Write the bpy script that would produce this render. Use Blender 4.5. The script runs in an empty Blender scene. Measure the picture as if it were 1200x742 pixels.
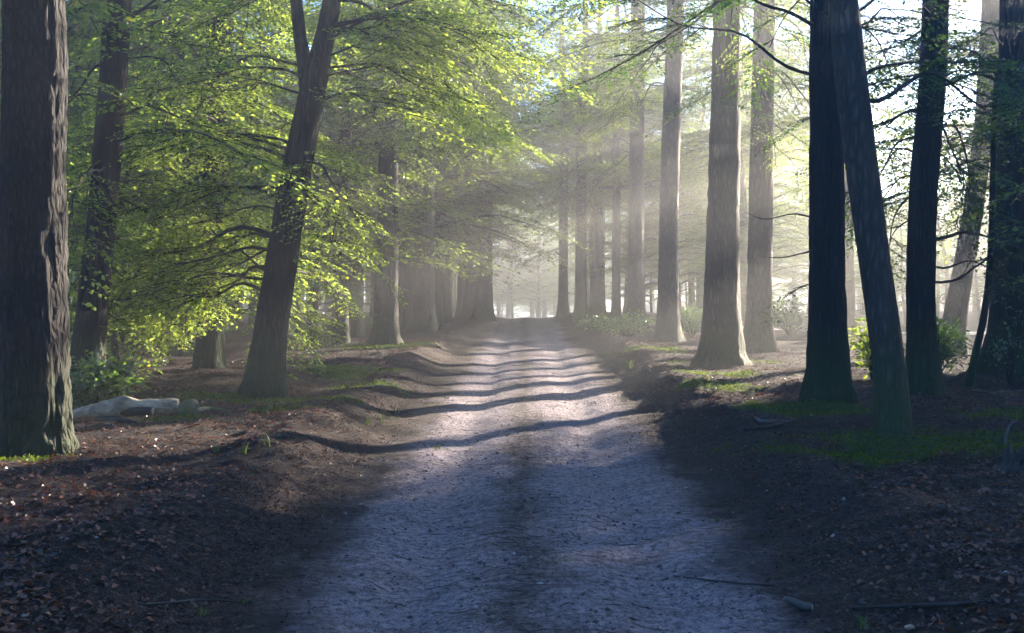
import bpy, math, random
import numpy as np
from mathutils import Vector

sc = bpy.context.scene
COL = sc.collection
R = math.radians
rng = np.random.default_rng(7)
random.seed(7)

# ------------------------------------------------------------------ camera
F, HX, HY, EYE = 1250.0, 600.0, 335.0, 1.60        # focal length and horizon in photo pixels, eye height
cam_d = bpy.data.cameras.new('camera')
cam = bpy.data.objects.new('camera', cam_d); COL.objects.link(cam)
cam.location = (0, 0, EYE); cam.rotation_euler = (R(90), 0, 0)
cam_d.sensor_width = 36.0; cam_d.lens = 36.0 * F / 1200.0
cam_d.shift_y = -(371.0 - HY) / 1200.0
cam_d.clip_start = 0.1; cam_d.clip_end = 1000
sc.camera = cam

# ------------------------------------------------------------------ sky, sun, exposure
SUN_AZ, SUN_EL = 43.5, 13.0
world = bpy.data.worlds.new('World'); sc.world = world; world.use_nodes = True
wn = world.node_tree.nodes; wl = world.node_tree.links
wn.clear()
wo = wn.new('ShaderNodeOutputWorld'); bg = wn.new('ShaderNodeBackground'); sk = wn.new('ShaderNodeTexSky')
sk.sky_type = 'NISHITA'; sk.sun_disc = False
sk.sun_elevation = R(SUN_EL); sk.sun_rotation = R(SUN_AZ)
sk.air_density = 1.0; sk.dust_density = 0.3; sk.ozone_density = 8.0
bg.inputs['Strength'].default_value = 0.075
wl.new(sk.outputs[0], bg.inputs[0]); wl.new(bg.outputs[0], wo.inputs[0])

sun_d = bpy.data.lights.new('sun', 'SUN'); sun_d.energy = 5.0; sun_d.angle = R(0.55); sun_d.color = (1.0, 0.87, 0.70)
sun = bpy.data.objects.new('sun', sun_d); COL.objects.link(sun)
SUNV = Vector((math.sin(R(SUN_AZ)) * math.cos(R(SUN_EL)), math.cos(R(SUN_AZ)) * math.cos(R(SUN_EL)), math.sin(R(SUN_EL))))
sun.rotation_euler = SUNV.to_track_quat('Z', 'Y').to_euler(); sun.location = (30, 30, 30)

vs = sc.view_settings
sc.display_settings.display_device = 'sRGB'
vs.view_transform = 'Standard'; vs.look = 'None'; vs.gamma = 1.0; vs.use_curve_mapping = False
vs.exposure = 3.32
cy = sc.cycles
cy.max_bounces = 4; cy.diffuse_bounces = 3; cy.glossy_bounces = 1; cy.transmission_bounces = 3
cy.volume_bounces = 0; cy.transparent_max_bounces = 6
cy.use_adaptive_sampling = True; cy.adaptive_threshold = 0.03
cy.use_denoising = True; cy.denoiser = 'OPENIMAGEDENOISE'
cy.caustics_reflective = False; cy.caustics_refractive = False
cy.sample_clamp_indirect = 6.0

HAZE = 0.005

# ------------------------------------------------------------------ noise and mesh helpers
def _hash(ix, iy, seed):
    h = (ix.astype(np.int64) * 374761393 + iy.astype(np.int64) * 668265263 + seed * 974634777) & 0x7fffffff
    h = ((h ^ (h >> 13)) * 1274126177) & 0x7fffffff
    h = h ^ (h >> 16)
    return (h & 0xffff) / 65535.0

def vnoise(x, y, seed=0):
    x = np.asarray(x, float); y = np.asarray(y, float)
    ix = np.floor(x); iy = np.floor(y); fx = x - ix; fy = y - iy
    fx = fx * fx * (3 - 2 * fx); fy = fy * fy * (3 - 2 * fy)
    a = _hash(ix, iy, seed); b = _hash(ix + 1, iy, seed); c = _hash(ix, iy + 1, seed); d = _hash(ix + 1, iy + 1, seed)
    return (a + (b - a) * fx) * (1 - fy) + (c + (d - c) * fx) * fy - 0.5

def fbm(x, y, octs=4, seed=0, gain=0.5):
    s = 0.0; a = 1.0
    for o in range(octs):
        s = s + a * vnoise(x * 2 ** o + 17.3 * o, y * 2 ** o - 9.1 * o, seed + o); a *= gain
    return s

def sstep(a, b, x):
    t = np.clip((np.asarray(x, float) - a) / (b - a), 0, 1)
    return t * t * (3 - 2 * t)

def mesh_np(name, V, tris=None, quads=None, mat=None, smooth=True):
    me = bpy.data.meshes.new(name)
    V = np.asarray(V, np.float32)
    nt = 0 if tris is None else len(tris); nq = 0 if quads is None else len(quads)
    me.vertices.add(len(V)); me.vertices.foreach_set('co', V.ravel())
    li = []
    if nt: li.append(np.asarray(tris, np.int32).ravel())
    if nq: li.append(np.asarray(quads, np.int32).ravel())
    li = np.concatenate(li)
    me.loops.add(len(li)); me.loops.foreach_set('vertex_index', li)
    me.polygons.add(nt + nq)
    st = np.concatenate([np.arange(nt, dtype=np.int32) * 3, nt * 3 + np.arange(nq, dtype=np.int32) * 4])
    me.polygons.foreach_set('loop_start', st)
    me.polygons.foreach_set('use_smooth', np.full(nt + nq, smooth, dtype=bool))
    me.update(calc_edges=True); me.validate()
    if mat: me.materials.append(mat)
    return me

def link(name, me, parent=None, loc=None):
    o = bpy.data.objects.new(name, me); COL.objects.link(o)
    if parent is not None: o.parent = parent
    if loc is not None: o.location = loc
    return o

def tag(o, label, cat=None, group=None, kind=None):
    o['label'] = label
    if cat: o['category'] = cat
    if group: o['group'] = group
    if kind: o['kind'] = kind
    return o

class MB:
    """collects vertices and faces"""
    def __init__(s): s.V = []; s.T = []; s.Q = []; s.n = 0
    def add(s, V, tris=None, quads=None):
        V = np.asarray(V, float).reshape(-1, 3)
        if tris is not None and len(tris): s.T.append(np.asarray(tris) + s.n)
        if quads is not None and len(quads): s.Q.append(np.asarray(quads) + s.n)
        s.V.append(V); s.n += len(V)
    def mesh(s, name, mat, smooth=True):
        return mesh_np(name, np.concatenate(s.V), np.concatenate(s.T) if s.T else None, np.concatenate(s.Q) if s.Q else None, mat, smooth)

def catmull(P, n):
    P = np.asarray(P, float)
    Q = np.vstack([2 * P[0] - P[1], P, 2 * P[-1] - P[-2]])
    out = []
    t = np.linspace(0, len(P) - 1, n)
    i = np.minimum(t.astype(int), len(P) - 2); f = (t - i)[:, None]
    a, b, c, d = Q[i], Q[i + 1], Q[i + 2], Q[i + 3]
    return 0.5 * (2 * b + (c - a) * f + (2 * a - 5 * b + 4 * c - d) * f ** 2 + (3 * b - a - 3 * c + d) * f ** 3)

def tube(mb, P, rad, seg=6, disp=None, cap=True):
    """sweep: P (n,3), rad (n,); disp(ang, s) multiplies radius"""
    P = np.asarray(P, float); n = len(P); rad = np.broadcast_to(np.asarray(rad, float), (n,))
    T = np.gradient(P, axis=0); T /= np.linalg.norm(T, axis=1)[:, None] + 1e-9
    up = np.array([0, 0, 1.0]) if abs(T[0, 2]) < 0.8 else np.array([0, 1.0, 0])
    X = np.zeros_like(P); Y = np.zeros_like(P)
    x = np.cross(up, T[0]); x /= np.linalg.norm(x)
    for i in range(n):
        x = x - T[i] * x.dot(T[i]); x /= np.linalg.norm(x) + 1e-9
        X[i] = x; Y[i] = np.cross(T[i], x)
    a = np.arange(seg) * 2 * math.pi / seg
    rr = rad[:, None] * np.ones((1, seg))
    if disp is not None:
        s = np.concatenate([[0], np.cumsum(np.linalg.norm(np.diff(P, axis=0), axis=1))])
        rr = rr * disp(a[None, :], s[:, None])
    V = P[:, None, :] + rr[..., None] * (np.cos(a)[None, :, None] * X[:, None, :] + np.sin(a)[None, :, None] * Y[:, None, :])
    idx = np.arange(n * seg).reshape(n, seg)
    q = np.stack([idx[:-1], np.roll(idx[:-1], -1, 1), np.roll(idx[1:], -1, 1), idx[1:]], -1).reshape(-1, 4)
    V = V.reshape(-1, 3)
    tr = None
    if cap:
        V = np.vstack([V, P[0], P[-1]]); c0 = n * seg; c1 = c0 + 1
        t0 = [(c0, idx[0][(k + 1) % seg], idx[0][k]) for k in range(seg)]
        t1 = [(c1, idx[-1][k], idx[-1][(k + 1) % seg]) for k in range(seg)]
        tr = np.array(t0 + t1)
    mb.add(V, tr, q)

# ------------------------------------------------------------------ materials
def newmat(name):
    m = bpy.data.materials.new(name); m.use_nodes = True
    nt = m.node_tree; nt.nodes.clear()
    out = nt.nodes.new('ShaderNodeOutputMaterial')
    return m, nt, out

class NT:
    def __init__(s, nt): s.nt = nt
    def n(s, t, **kw):
        nd = s.nt.nodes.new(t)
        for k, v in kw.items():
            if k.startswith('i_'):
                key = k[2:]
                key = int(key) if key.isdigit() else key
                s.set(nd.inputs[key], v)
            else: setattr(nd, k, v)
        return nd
    def set(s, sock, v):
        if isinstance(v, bpy.types.NodeSocket): s.nt.links.new(v, sock)
        else: sock.default_value = v
    def math(s, op, a, b=0.0, c=None, clamp=False):
        nd = s.nt.nodes.new('ShaderNodeMath'); nd.operation = op; nd.use_clamp = clamp
        s.set(nd.inputs[0], a); s.set(nd.inputs[1], b)
        if c is not None: s.set(nd.inputs[2], c)
        return nd.outputs[0]
    def mix(s, f, a, b, mode='MIX'):
        nd = s.nt.nodes.new('ShaderNodeMix'); nd.data_type = 'RGBA'; nd.blend_type = mode
        s.set(nd.inputs[0], f); s.set(nd.inputs[6], a); s.set(nd.inputs[7], b)
        return nd.outputs[2]
    def ramp(s, f, stops):
        nd = s.nt.nodes.new('ShaderNodeValToRGB'); s.set(nd.inputs[0], f)
        e = nd.color_ramp.elements
        while len(e) > 1: e.remove(e[-1])
        e[0].position = stops[0][0]; e[0].color = col(stops[0][1])
        for p, c in stops[1:]:
            x = e.new(p); x.color = col(c)
        return nd.outputs[0]
    def noise(s, vec, scale, detail=4, rough=0.6, dist=0.0):
        nd = s.n('ShaderNodeTexNoise'); s.set(nd.inputs['Vector'], vec)
        nd.inputs['Scale'].default_value = scale; nd.inputs['Detail'].default_value = detail
        nd.inputs['Roughness'].default_value = rough; nd.inputs['Distortion'].default_value = dist
        return nd.outputs[0]
    def mapv(s, vec, scale=(1, 1, 1), loc=(0, 0, 0)):
        nd = s.n('ShaderNodeMapping'); s.set(nd.inputs[0], vec); nd.inputs['Scale'].default_value = scale; nd.inputs['Location'].default_value = loc
        return nd.outputs[0]

def col(c):
    if isinstance(c, (int, float)): return (c, c, c, 1)
    return (c[0], c[1], c[2], 1)

def leaf_material(name, refl, trans, k=0.5, gloss=0.03, hue=0.45):
    m, nt, out = newmat(name); N = NT(nt)
    geo = N.n('ShaderNodeNewGeometry')
    rnd = geo.outputs['Random Per Island']
    rc = N.ramp(rnd, [(0.0, [c * (1 - hue) for c in refl]), (0.55, refl), (0.9, [refl[0] * 1.35, refl[1] * 1.25, refl[2] * 0.9]), (1.0, [refl[0] * 1.9, refl[1] * 1.4, refl[2] * 0.8])])
    tc = N.ramp(rnd, [(0.0, [c * (1 - hue) for c in trans]), (0.55, trans), (0.9, [trans[0] * 1.3, trans[1] * 1.2, trans[2] * 0.9]), (1.0, [trans[0] * 1.6, trans[1] * 1.25, trans[2] * 0.8])])
    d = N.n('ShaderNodeBsdfDiffuse', i_Color=rc); t = N.n('ShaderNodeBsdfTranslucent', i_Color=tc)
    g = N.n('ShaderNodeBsdfGlossy', i_Roughness=0.42); g.inputs[0].default_value = (0.9, 0.95, 1, 1)
    mx = N.n('ShaderNodeMixShader', i_0=k, i_1=d.outputs[0], i_2=t.outputs[0])
    mg = N.n('ShaderNodeMixShader', i_0=gloss, i_1=mx.outputs[0], i_2=g.outputs[0])
    nt.links.new(mg.outputs[0], out.inputs[0])
    return m

M = {}
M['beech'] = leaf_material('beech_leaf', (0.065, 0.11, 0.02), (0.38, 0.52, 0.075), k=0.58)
M['beech_dark'] = leaf_material('beech_leaf_shaded', (0.035, 0.075, 0.018), (0.10, 0.20, 0.028), k=0.45)  # darker copy of the beech leaf, shade put into its colour
M['oak'] = leaf_material('oak_leaf', (0.055, 0.095, 0.02), (0.24, 0.33, 0.055))
M['bush'] = leaf_material('bush_leaf', (0.045, 0.095, 0.018), (0.14, 0.26, 0.03), gloss=0.1)
M['grass'] = leaf_material('grass_blade', (0.055, 0.09, 0.025), (0.12, 0.18, 0.03))
M['litter'] = leaf_material('dead_leaf', (0.135, 0.052, 0.028), (0.12, 0.04, 0.015), k=0.3, gloss=0.05, hue=0.7)
M['litter_road'] = leaf_material('dead_leaf_road', (0.055, 0.036, 0.026), (0.05, 0.02, 0.01), k=0.25, gloss=0.04, hue=0.6)
M['moss'] = leaf_material('moss_frond', (0.075, 0.115, 0.014), (0.13, 0.19, 0.016), k=0.4, gloss=0.0)

def bark_material(name, dark, light, zs=0.16, xs=9.0, bump=0.9, mossc=(0.035, 0.06, 0.012), moss=0.5, dist=0.6):
    m, nt, out = newmat(name); N = NT(nt)
    tc = N.n('ShaderNodeTexCoord').outputs['Object']
    v = N.mapv(tc, (1, 1, zs))
    n1 = N.noise(v, xs, 6, 0.65, dist)
    vor = N.n('ShaderNodeTexVoronoi', feature='DISTANCE_TO_EDGE'); N.set(vor.inputs['Vector'], v); vor.inputs['Scale'].default_value = xs * 1.5
    e = N.math('MULTIPLY', vor.outputs[0], 2.2, clamp=True)
    hgt = N.math('ADD', N.math('MULTIPLY', n1, 0.8), N.math('MULTIPLY', e, 0.45))
    c = N.ramp(hgt, [(0.3, [x * 0.55 for x in dark]), (0.55, dark), (0.85, light)])
    n2 = N.noise(tc, 1.7, 3, 0.6)
    c = N.mix(N.math('MULTIPLY', n2, 0.45), c, col([x * 0.6 for x in light]))
    sep = N.n('ShaderNodeSeparateXYZ'); N.set(sep.inputs[0], tc)
    zf = N.math('SUBTRACT', 1.0, N.math('DIVIDE', sep.outputs[2], 1.3), clamp=True)
    n3 = N.noise(tc, 5.0, 4, 0.7)
    mk = N.math('MULTIPLY', N.math('MULTIPLY', N.math('SUBTRACT', N.math('ADD', n3, zf), 0.75, clamp=True), 2.2, clamp=True), moss)
    c = N.mix(mk, c, col(mossc))
    b = N.n('ShaderNodeBump', i_Strength=bump, i_Distance=0.03, i_Height=hgt)
    fine = N.noise(N.mapv(tc, (1, 1, 0.4)), 60, 3, 0.6)
    b2 = N.n('ShaderNodeBump', i_Strength=0.4, i_Distance=0.006, i_Height=fine); nt.links.new(b.outputs[0], b2.inputs['Normal'])
    p = N.n('ShaderNodeBsdfPrincipled', i_Roughness=0.85); N.set(p.inputs['Base Color'], c); nt.links.new(b2.outputs[0], p.inputs['Normal'])
    p.inputs['Specular IOR Level'].default_value = 0.25
    nt.links.new(p.outputs[0], out.inputs[0])
    return m

M['bark_fir'] = bark_material('ridged_fir_bark', (0.038, 0.029, 0.025), (0.11, 0.088, 0.075), 0.2, 13, 1.0, moss=0.45)
M['bark_oak'] = bark_material('dark_oak_bark', (0.013, 0.010, 0.009), (0.042, 0.034, 0.028), 0.2, 13, 1.0, moss=0.5)
M['bark_black'] = bark_material('black_ridged_bark', (0.011, 0.009, 0.008), (0.036, 0.029, 0.024), 0.33, 16, 1.0, moss=0.3)
M['bark_beech'] = bark_material('smooth_beech_bark', (0.04, 0.033, 0.028), (0.105, 0.09, 0.078), 0.25, 13, 0.9, moss=0.6, dist=0.8)
M['twig'] = bark_material('twig_bark', (0.035, 0.028, 0.022), (0.08, 0.065, 0.05), 0.5, 20, 0.3, moss=0)

# ------------------------------------------------------------------ terrain
def road_x(Y): return 0.012 * np.asarray(Y, float)

def ground_z(X, Y):
    X = np.asarray(X, float); Y = np.asarray(Y, float)
    u = X - road_x(Y)
    wob = 0.28 * fbm(Y * 0.35, X * 0 + 3.0, 3, 11)
    wobr = 0.28 * fbm(Y * 0.3, X * 0 + 8.0, 3, 12)
    # left: verge, a low berm and the wood floor behind it
    l = -u + wob
    zl = 0.17 * sstep(1.4, 2.2, l) + 0.065 * np.exp(-((l - 2.1) / 0.42) ** 2) * (1 + 0.8 * fbm(Y * 0.9, X * 0.9, 2, 5)) + 0.05 * sstep(2.4, 4, l)
    r = u + wobr
    zr = 0.19 * sstep(1.4, 2.4, r) + 0.05 * np.exp(-((r - 2.35) / 0.4) ** 2) * (1 + 0.8 * fbm(Y * 0.9, X * 0.9, 2, 6)) + 0.04 * sstep(2.5, 4, r)
    z = np.where(u < 0, zl, zr)
    # wheel tracks
    trk = np.exp(-((u + 0.62) / 0.24) ** 2) + np.exp(-((u - 0.72) / 0.26) ** 2)
    z = z - 0.05 * trk * (1 - sstep(1.2, 1.8, np.abs(u)))
    off = sstep(1.3, 2.2, np.abs(u))
    z = z + (0.03 + 0.10 * off) * fbm(X * 0.45, Y * 0.45, 3, 21) + (0.010 + 0.045 * off) * fbm(X * 2.3, Y * 2.3, 3, 31)
    near = np.clip(1.2 - Y / 45, 0, 1)
    z = z + near * (0.018 + 0.016 * off) * fbm(X * 8, Y * 8, 3, 41) 
    z = z + near * 0.011 * np.maximum(0, fbm(X * 5.5, Y * 7.5, 3, 51) - 0.12) * 6 * (0.5 + 0.5 * off)
    # a crest in the track, the ground falls away behind it
    z = z + 0.16 * np.exp(-((Y - 44) / 9) ** 2) * (1 - 0.4 * off) - 0.0011 * np.maximum(0, Y - 47) ** 2 * (Y < 75) - (Y >= 75) * (0.0011 * 28 ** 2 + 0.062 * (np.minimum(Y, 110) - 75)) 
    z = z + 2.6 * sstep(72, 118, np.hypot(X, Y)) * sstep(7, 16, np.abs(X - 1.0))
    # off to the right the wood opens on a flat ride
    z = z + 0.05 * sstep(12, 30, X)
    return z

def px(x, y, D):
    """photo pixel at distance D -> scene point"""
    return np.array([(x - HX) / F * D, D, EYE + (HY - y) / F * D])

GX0, GX1, GY0, GY1 = -70.0, 112.0, -28.0, 132.0
def axis(c, lo, hi, d0, g):
    a = [c]; d = d0
    while a[-1] < hi: a.append(a[-1] + d); d *= g
    b = [c]; d = d0
    while b[-1] > lo: b.append(b[-1] - d); d *= g
    a = np.clip(np.array(b[:0:-1] + a), lo, hi)
    return np.unique(a)
ax_x = np.unique(np.concatenate([axis(-2.6, GX0, -2.6, 0.055, 1.05), np.arange(-2.6, 3.0, 0.045), axis(3.0, 3.0, GX1, 0.055, 1.05)]))
ys = [GY0]
while ys[-1] < 2.6: ys.append(ys[-1] + max(0.12, (2.6 - ys[-1]) * 0.12))
while ys[-1] < GY1: ys.append(ys[-1] + max(0.035, 0.0075 * ys[-1] * (1 + ys[-1] / 40)))
ax_y = np.array(ys); ax_y[-1] = GY1

def moss_mask(X, Y):
    pat = [(-3.1, 13.2, 1.3, 0.9), (-4.3, 8.6, 0.9, 0.5), (2.9, 9.0, 1.3, 0.8), (4.2, 9.4, 1.4, 1.0), (3.4, 11.5, 0.9, 0.7), (3.8, 19.5, 1.0, 1.0), (-2.9, 24.0, 1.4, 1.6),
           (-2.6, 11.9, 0.7, 0.5), (3.4, 16.5, 0.9, 0.9), (-2.3, 15.5, 0.6, 1.2), (4.6, 8.4, 0.8, 0.4), (-3.6, 11.3, 0.8, 0.4), (-2.6, 17.5, 0.9, 1.2), (3.0, 22.5, 0.9, 1.5), (2.7, 14.5, 0.7, 0.8), (5.5, 11.0, 1.2, 0.8)]
    m = 0
    for (a, b, c, d) in pat:
        m = np.maximum(m, np.exp(-((X - a) / c) ** 2 - ((Y - b) / d) ** 2))
    m = m + 0.75 * fbm(X * 1.5, Y * 1.5, 4, 77)
    return sstep(0.38, 0.75, m)

def ground_material(name, road):
    m, nt, out = newmat(name); N = NT(nt)
    pos = N.n('ShaderNodeTexCoord').outputs['Object']
    sep = N.n('ShaderNodeSeparateXYZ'); N.set(sep.inputs[0], pos)
    u = N.math('SUBTRACT', sep.outputs[0], N.math('MULTIPLY', sep.outputs[1], 0.012))
    nlow = N.noise(pos, 0.55, 5, 0.65)
    nw = N.noise(pos, 0.9, 4, 0.6)
    u = N.math('ADD', u, N.math('MULTIPLY', N.math('SUBTRACT', nw, 0.5), 0.75))
    nmid = N.noise(pos, 3.0, 6, 0.7)
    nhi = N.noise(pos, 22.0, 6, 0.75)
    nfin = N.noise(pos, 90.0, 4, 0.7)
    streak = N.noise(N.mapv(pos, (3.0, 14.0, 6.0)), 1.6, 6, 0.72, 0.4)
    mixn = N.math('ADD', N.math('MULTIPLY', nhi, 0.55), N.math('MULTIPLY', nfin, 0.45))
    lit = N.ramp(mixn, [(0.41, (0.008, 0.006, 0.006)), (0.49, (0.03, 0.021, 0.018)), (0.56, (0.078, 0.05, 0.04)), (0.64, (0.17, 0.12, 0.10))])
    lit = N.mix(N.math('MULTIPLY', N.math('SUBTRACT', nmid, 0.42, clamp=True), 2.4, clamp=True), lit, col((0.028, 0.02, 0.017)))
    at = N.n('ShaderNodeAttribute', attribute_name='moss').outputs['Fac']
    mossc = N.ramp(mixn, [(0.35, (0.018, 0.032, 0.006)), (0.55, (0.05, 0.085, 0.012)), (0.7, (0.10, 0.14, 0.02))])
    lit = N.mix(N.math('MULTIPLY', at, N.math('ADD', 0.4, N.math('MULTIPLY', nmid, 1.0)), clamp=True), lit, mossc)
    # sand of the track: pale in the wheel tracks, browner with needles between and beside them
    sand = N.ramp(mixn, [(0.41, (0.10, 0.08, 0.09)), (0.5, (0.315, 0.262, 0.285)), (0.6, (0.52, 0.44, 0.465))])
    brown = N.ramp(mixn, [(0.41, (0.022, 0.017, 0.017)), (0.5, (0.10, 0.078, 0.074)), (0.6, (0.26, 0.21, 0.20))])
    def bump1(c, w):
        d = N.math('DIVIDE', N.math('SUBTRACT', u, c), w)
        return N.math('SUBTRACT', 1.0, N.math('MULTIPLY', d, d), clamp=True)
    wob = N.math('MULTIPLY', N.math('SUBTRACT', nlow, 0.5), 0.5)
    tr = N.math('MAXIMUM', bump1(-0.62, 0.60), bump1(0.68, 0.72))
    tf = N.math('ADD', N.math('ADD', N.math('MULTIPLY', tr, 1.45), -0.12), N.math('MULTIPLY', N.math('SUBTRACT', streak, 0.5), 3.2))
    tf = N.math('ADD', tf, N.math('ADD', N.math('MULTIPLY', N.math('SUBTRACT', nmid, 0.5), 1.3), N.math('MULTIPLY', N.math('SUBTRACT', nlow, 0.5), 1.0)), clamp=True)
    rd = N.mix(tf, brown, sand)
    dk = N.math('MULTIPLY', N.math('SUBTRACT', streak, 0.56, clamp=True), 6.0, clamp=True)
    rd = N.mix(N.math('MULTIPLY', dk, 0.8), rd, col((0.03, 0.023, 0.022)))
    npt = N.noise(N.mapv(pos, (1.0, 2.0, 1.0)), 2.2, 5, 0.7, 0.6)
    rd = N.mix(N.math('MULTIPLY', N.math('MULTIPLY', N.math('SUBTRACT', npt, 0.5, clamp=True), 5.0, clamp=True), 0.6), rd, col((0.07, 0.054, 0.05)))
    au = N.math('ABSOLUTE', N.math('SUBTRACT', u, 0.04))
    ef = N.math('ADD', N.math('ADD', N.math('SUBTRACT', au, 1.25), N.math('MULTIPLY', N.math('SUBTRACT', nmid, 0.5), 1.5)), N.math('MULTIPLY', N.math('SUBTRACT', mixn, 0.5), 1.6))
    ef = N.math('MULTIPLY', N.math('ADD', ef, 0.1), 3.4, clamp=True)
    c = N.mix(ef, rd, lit)
    far = N.math('MULTIPLY', N.math('SUBTRACT', sep.outputs[1], 26.0), 0.12, clamp=True)
    hb = N.math('ADD', N.math('MULTIPLY', nhi, 1.0), N.math('MULTIPLY', nfin, 0.35))
    hb = N.math('ADD', N.math('ADD', hb, N.math('MULTIPLY', streak, 0.9)), N.math('MULTIPLY', N.noise(pos, 9.0, 4, 0.7), 1.1))
    b = N.n('ShaderNodeBump', i_Strength=1.0, i_Distance=0.05, i_Height=hb)
    p = N.n('ShaderNodeBsdfPrincipled', i_Roughness=0.92); N.set(p.inputs['Base Color'], c); nt.links.new(b.outputs[0], p.inputs['Normal'])
    p.inputs['Specular IOR Level'].default_value = 0.2
    nt.links.new(p.outputs[0], out.inputs[0])
    return m
M['ground'] = ground_material('woodland_earth', False)

def grid_mesh(name, xs, ys_, zf, mat, mask=None):
    XX, YY = np.meshgrid(xs, ys_)
    Z = zf(XX, YY)
    V = np.stack([XX, YY, Z], -1).reshape(-1, 3)
    n, k = XX.shape
    idx = np.arange(n * k).reshape(n, k)
    q = np.stack([idx[:-1, :-1], idx[:-1, 1:], idx[1:, 1:], idx[1:, :-1]], -1).reshape(-1, 4)
    me = mesh_np(name, V, None, q, mat, True)
    a = me.attributes.new('moss', 'FLOAT', 'POINT')
    a.data.foreach_set('value', (moss_mask(XX, YY)).astype(np.float32).ravel())
    return me

def floor_z(X, Y):
    u = np.abs(X - road_x(Y))
    return ground_z(X, Y) - 0.06 * (1 - sstep(1.45, 1.75, u))
g = link('woodland_ground', grid_mesh('woodland_ground', ax_x, ax_y, floor_z, M['ground']))
tag(g, 'dark leaf strewn woodland floor with moss on both sides of the track', kind='structure')

def road_grid():
    us = np.arange(-1.8, 1.81, 0.045)
    yy = ax_y
    UU, YY = np.meshgrid(us, yy)
    XX = UU + road_x(YY)
    Z = ground_z(XX, YY) - 0.03 * sstep(1.55, 1.8, np.abs(UU)) + 0.004
    V = np.stack([XX, YY, Z], -1).reshape(-1, 3); n, k = XX.shape
    idx = np.arange(n * k).reshape(n, k)
    q = np.stack([idx[:-1, :-1], idx[:-1, 1:], idx[1:, 1:], idx[1:, :-1]], -1).reshape(-1, 4)
    me = mesh_np('sandy_track', V, None, q, M['ground'], True)
    a = me.attributes.new('moss', 'FLOAT', 'POINT'); a.data.foreach_set('value', np.zeros(n * k, np.float32))
    return me
tr_o = link('dirt_road', road_grid())
tag(tr_o, 'rutted sandy dirt track running straight into the misty wood', kind='structure')

# pale sunlit ride beyond the right-hand trees
def sand_material():
    m, nt, out = newmat('pale_sand'); N = NT(nt)
    pos = N.n('ShaderNodeTexCoord').outputs['Object']
    c = N.ramp(N.noise(pos, 4, 5, 0.7), [(0.35, (0.30, 0.28, 0.25)), (0.65, (0.50, 0.47, 0.42))])
    p = N.n('ShaderNodeBsdfPrincipled', i_Roughness=0.9); N.set(p.inputs['Base Color'], c)
    nt.links.new(p.outputs[0], out.inputs[0]); return m
M['sand'] = sand_material()
pth = np.array([(7.0, 33.5), (12.0, 31.0), (18.0, 28.8), (27.0, 27.0), (45.0, 26.0)])
pc = catmull(np.column_stack([pth, np.zeros(len(pth))]), 60)
V = []; Q = []
for i, p_ in enumerate(pc):
    w = 1.0 + 0.2 * math.sin(i * 0.7)
    for j in range(5):
        yy = p_[1] + (j - 2) / 2 * w
        V.append((p_[0], yy, float(ground_z(p_[0], yy)) + 0.012))
for i in range(len(pc) - 1):
    for j in range(4): a = i * 5 + j; Q.append((a, a + 5, a + 6, a + 1))
o = link('sand_path', mesh_np('sand_path', V, None, Q, M['sand']))
tag(o, 'pale sunlit path crossing behind the trees on the right', kind='structure')

# ------------------------------------------------------------------ foliage
def make_spray(rg, L=1.4, W=0.62, leaf=0.085, step=0.046, droop=0.14, gap=0.10):
    """flat beech spray along +x: leaves (N,4,3) and twig segments"""
    leaves = []; tw = []
    n = int(L / gap)
    def zc(x): return -droop * (x / L) ** 2 * L
    tw.append(np.array([(t * L, 0.03 * math.sin(t * 5 + rg.random() * 3), zc(t * L)) for t in np.linspace(0, 1, 5)]))
    def put(p, ang, l):
        l = l * rg.uniform(0.5, 1.3); w = l * rg.uniform(0.26, 0.38)
        d = np.array([math.cos(ang), math.sin(ang), rg.uniform(-0.45, 0.15)]); d /= np.linalg.norm(d)
        nrm = np.array([rg.normal(0, 0.5), rg.normal(0, 0.5), 1.0]); nrm -= d * nrm.dot(d); nrm /= np.linalg.norm(nrm)
        s = np.cross(nrm, d)
        f = nrm * w * 0.35
        leaves.append([p, p + d * l * 0.5 + s * w + f, p + d * l, p + d * l * 0.5 - s * w + f])
    for i in range(n):
        t = (i + 0.6) / n; side = 1 if i % 2 else -1
        x0 = t * L
        base = np.array([x0, 0, zc(x0)])
        ln = W * (0.35 + 0.9 * math.sin(min(1, t * 0.85 + 0.2) * math.pi)) * rg.uniform(0.6, 1.1)
        a = side * R(rg.uniform(38, 62))
        dz = rg.uniform(-0.2, 0.05)
        m = max(2, int(ln / step))
        for k in range(m):
            s_ = (k + 0.8) / m * ln
            p = base + np.array([math.cos(a) * s_, math.sin(a) * s_, dz * s_ - 0.12 * s_ * s_])
            p += rg.normal(0, 0.008, 3)
            put(p, a + (1 if k % 2 else -1) * R(rg.uniform(25, 60)), leaf * (1 - 0.25 * k / m))
        put(base + np.array([math.cos(a) * ln, math.sin(a) * ln, dz * ln - 0.12 * ln * ln]), a, leaf)
        if ln > 0.3: tw.append(np.array([base, base + np.array([math.cos(a) * ln, math.sin(a) * ln, dz * ln - 0.12 * ln * ln])]))
    return np.array(leaves), tw

SPR = [make_spray(rng) for _ in range(5)]
SPR_BIG = [make_spray(rng, 1.8, 0.9, 0.15, 0.085, 0.18, 0.16) for _ in range(4)]     # coarser leaves for crowns far off
LT = np.array([(0, 1, 2), (0, 2, 3)])

def basis(d, up=(0, 0, 1)):
    d = np.asarray(d, float); d = d / np.linalg.norm(d)
    u = np.asarray(up, float); u = u - d * u.dot(d); u /= np.linalg.norm(u) + 1e-9
    return np.stack([d, np.cross(u, d), u], 0)

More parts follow.
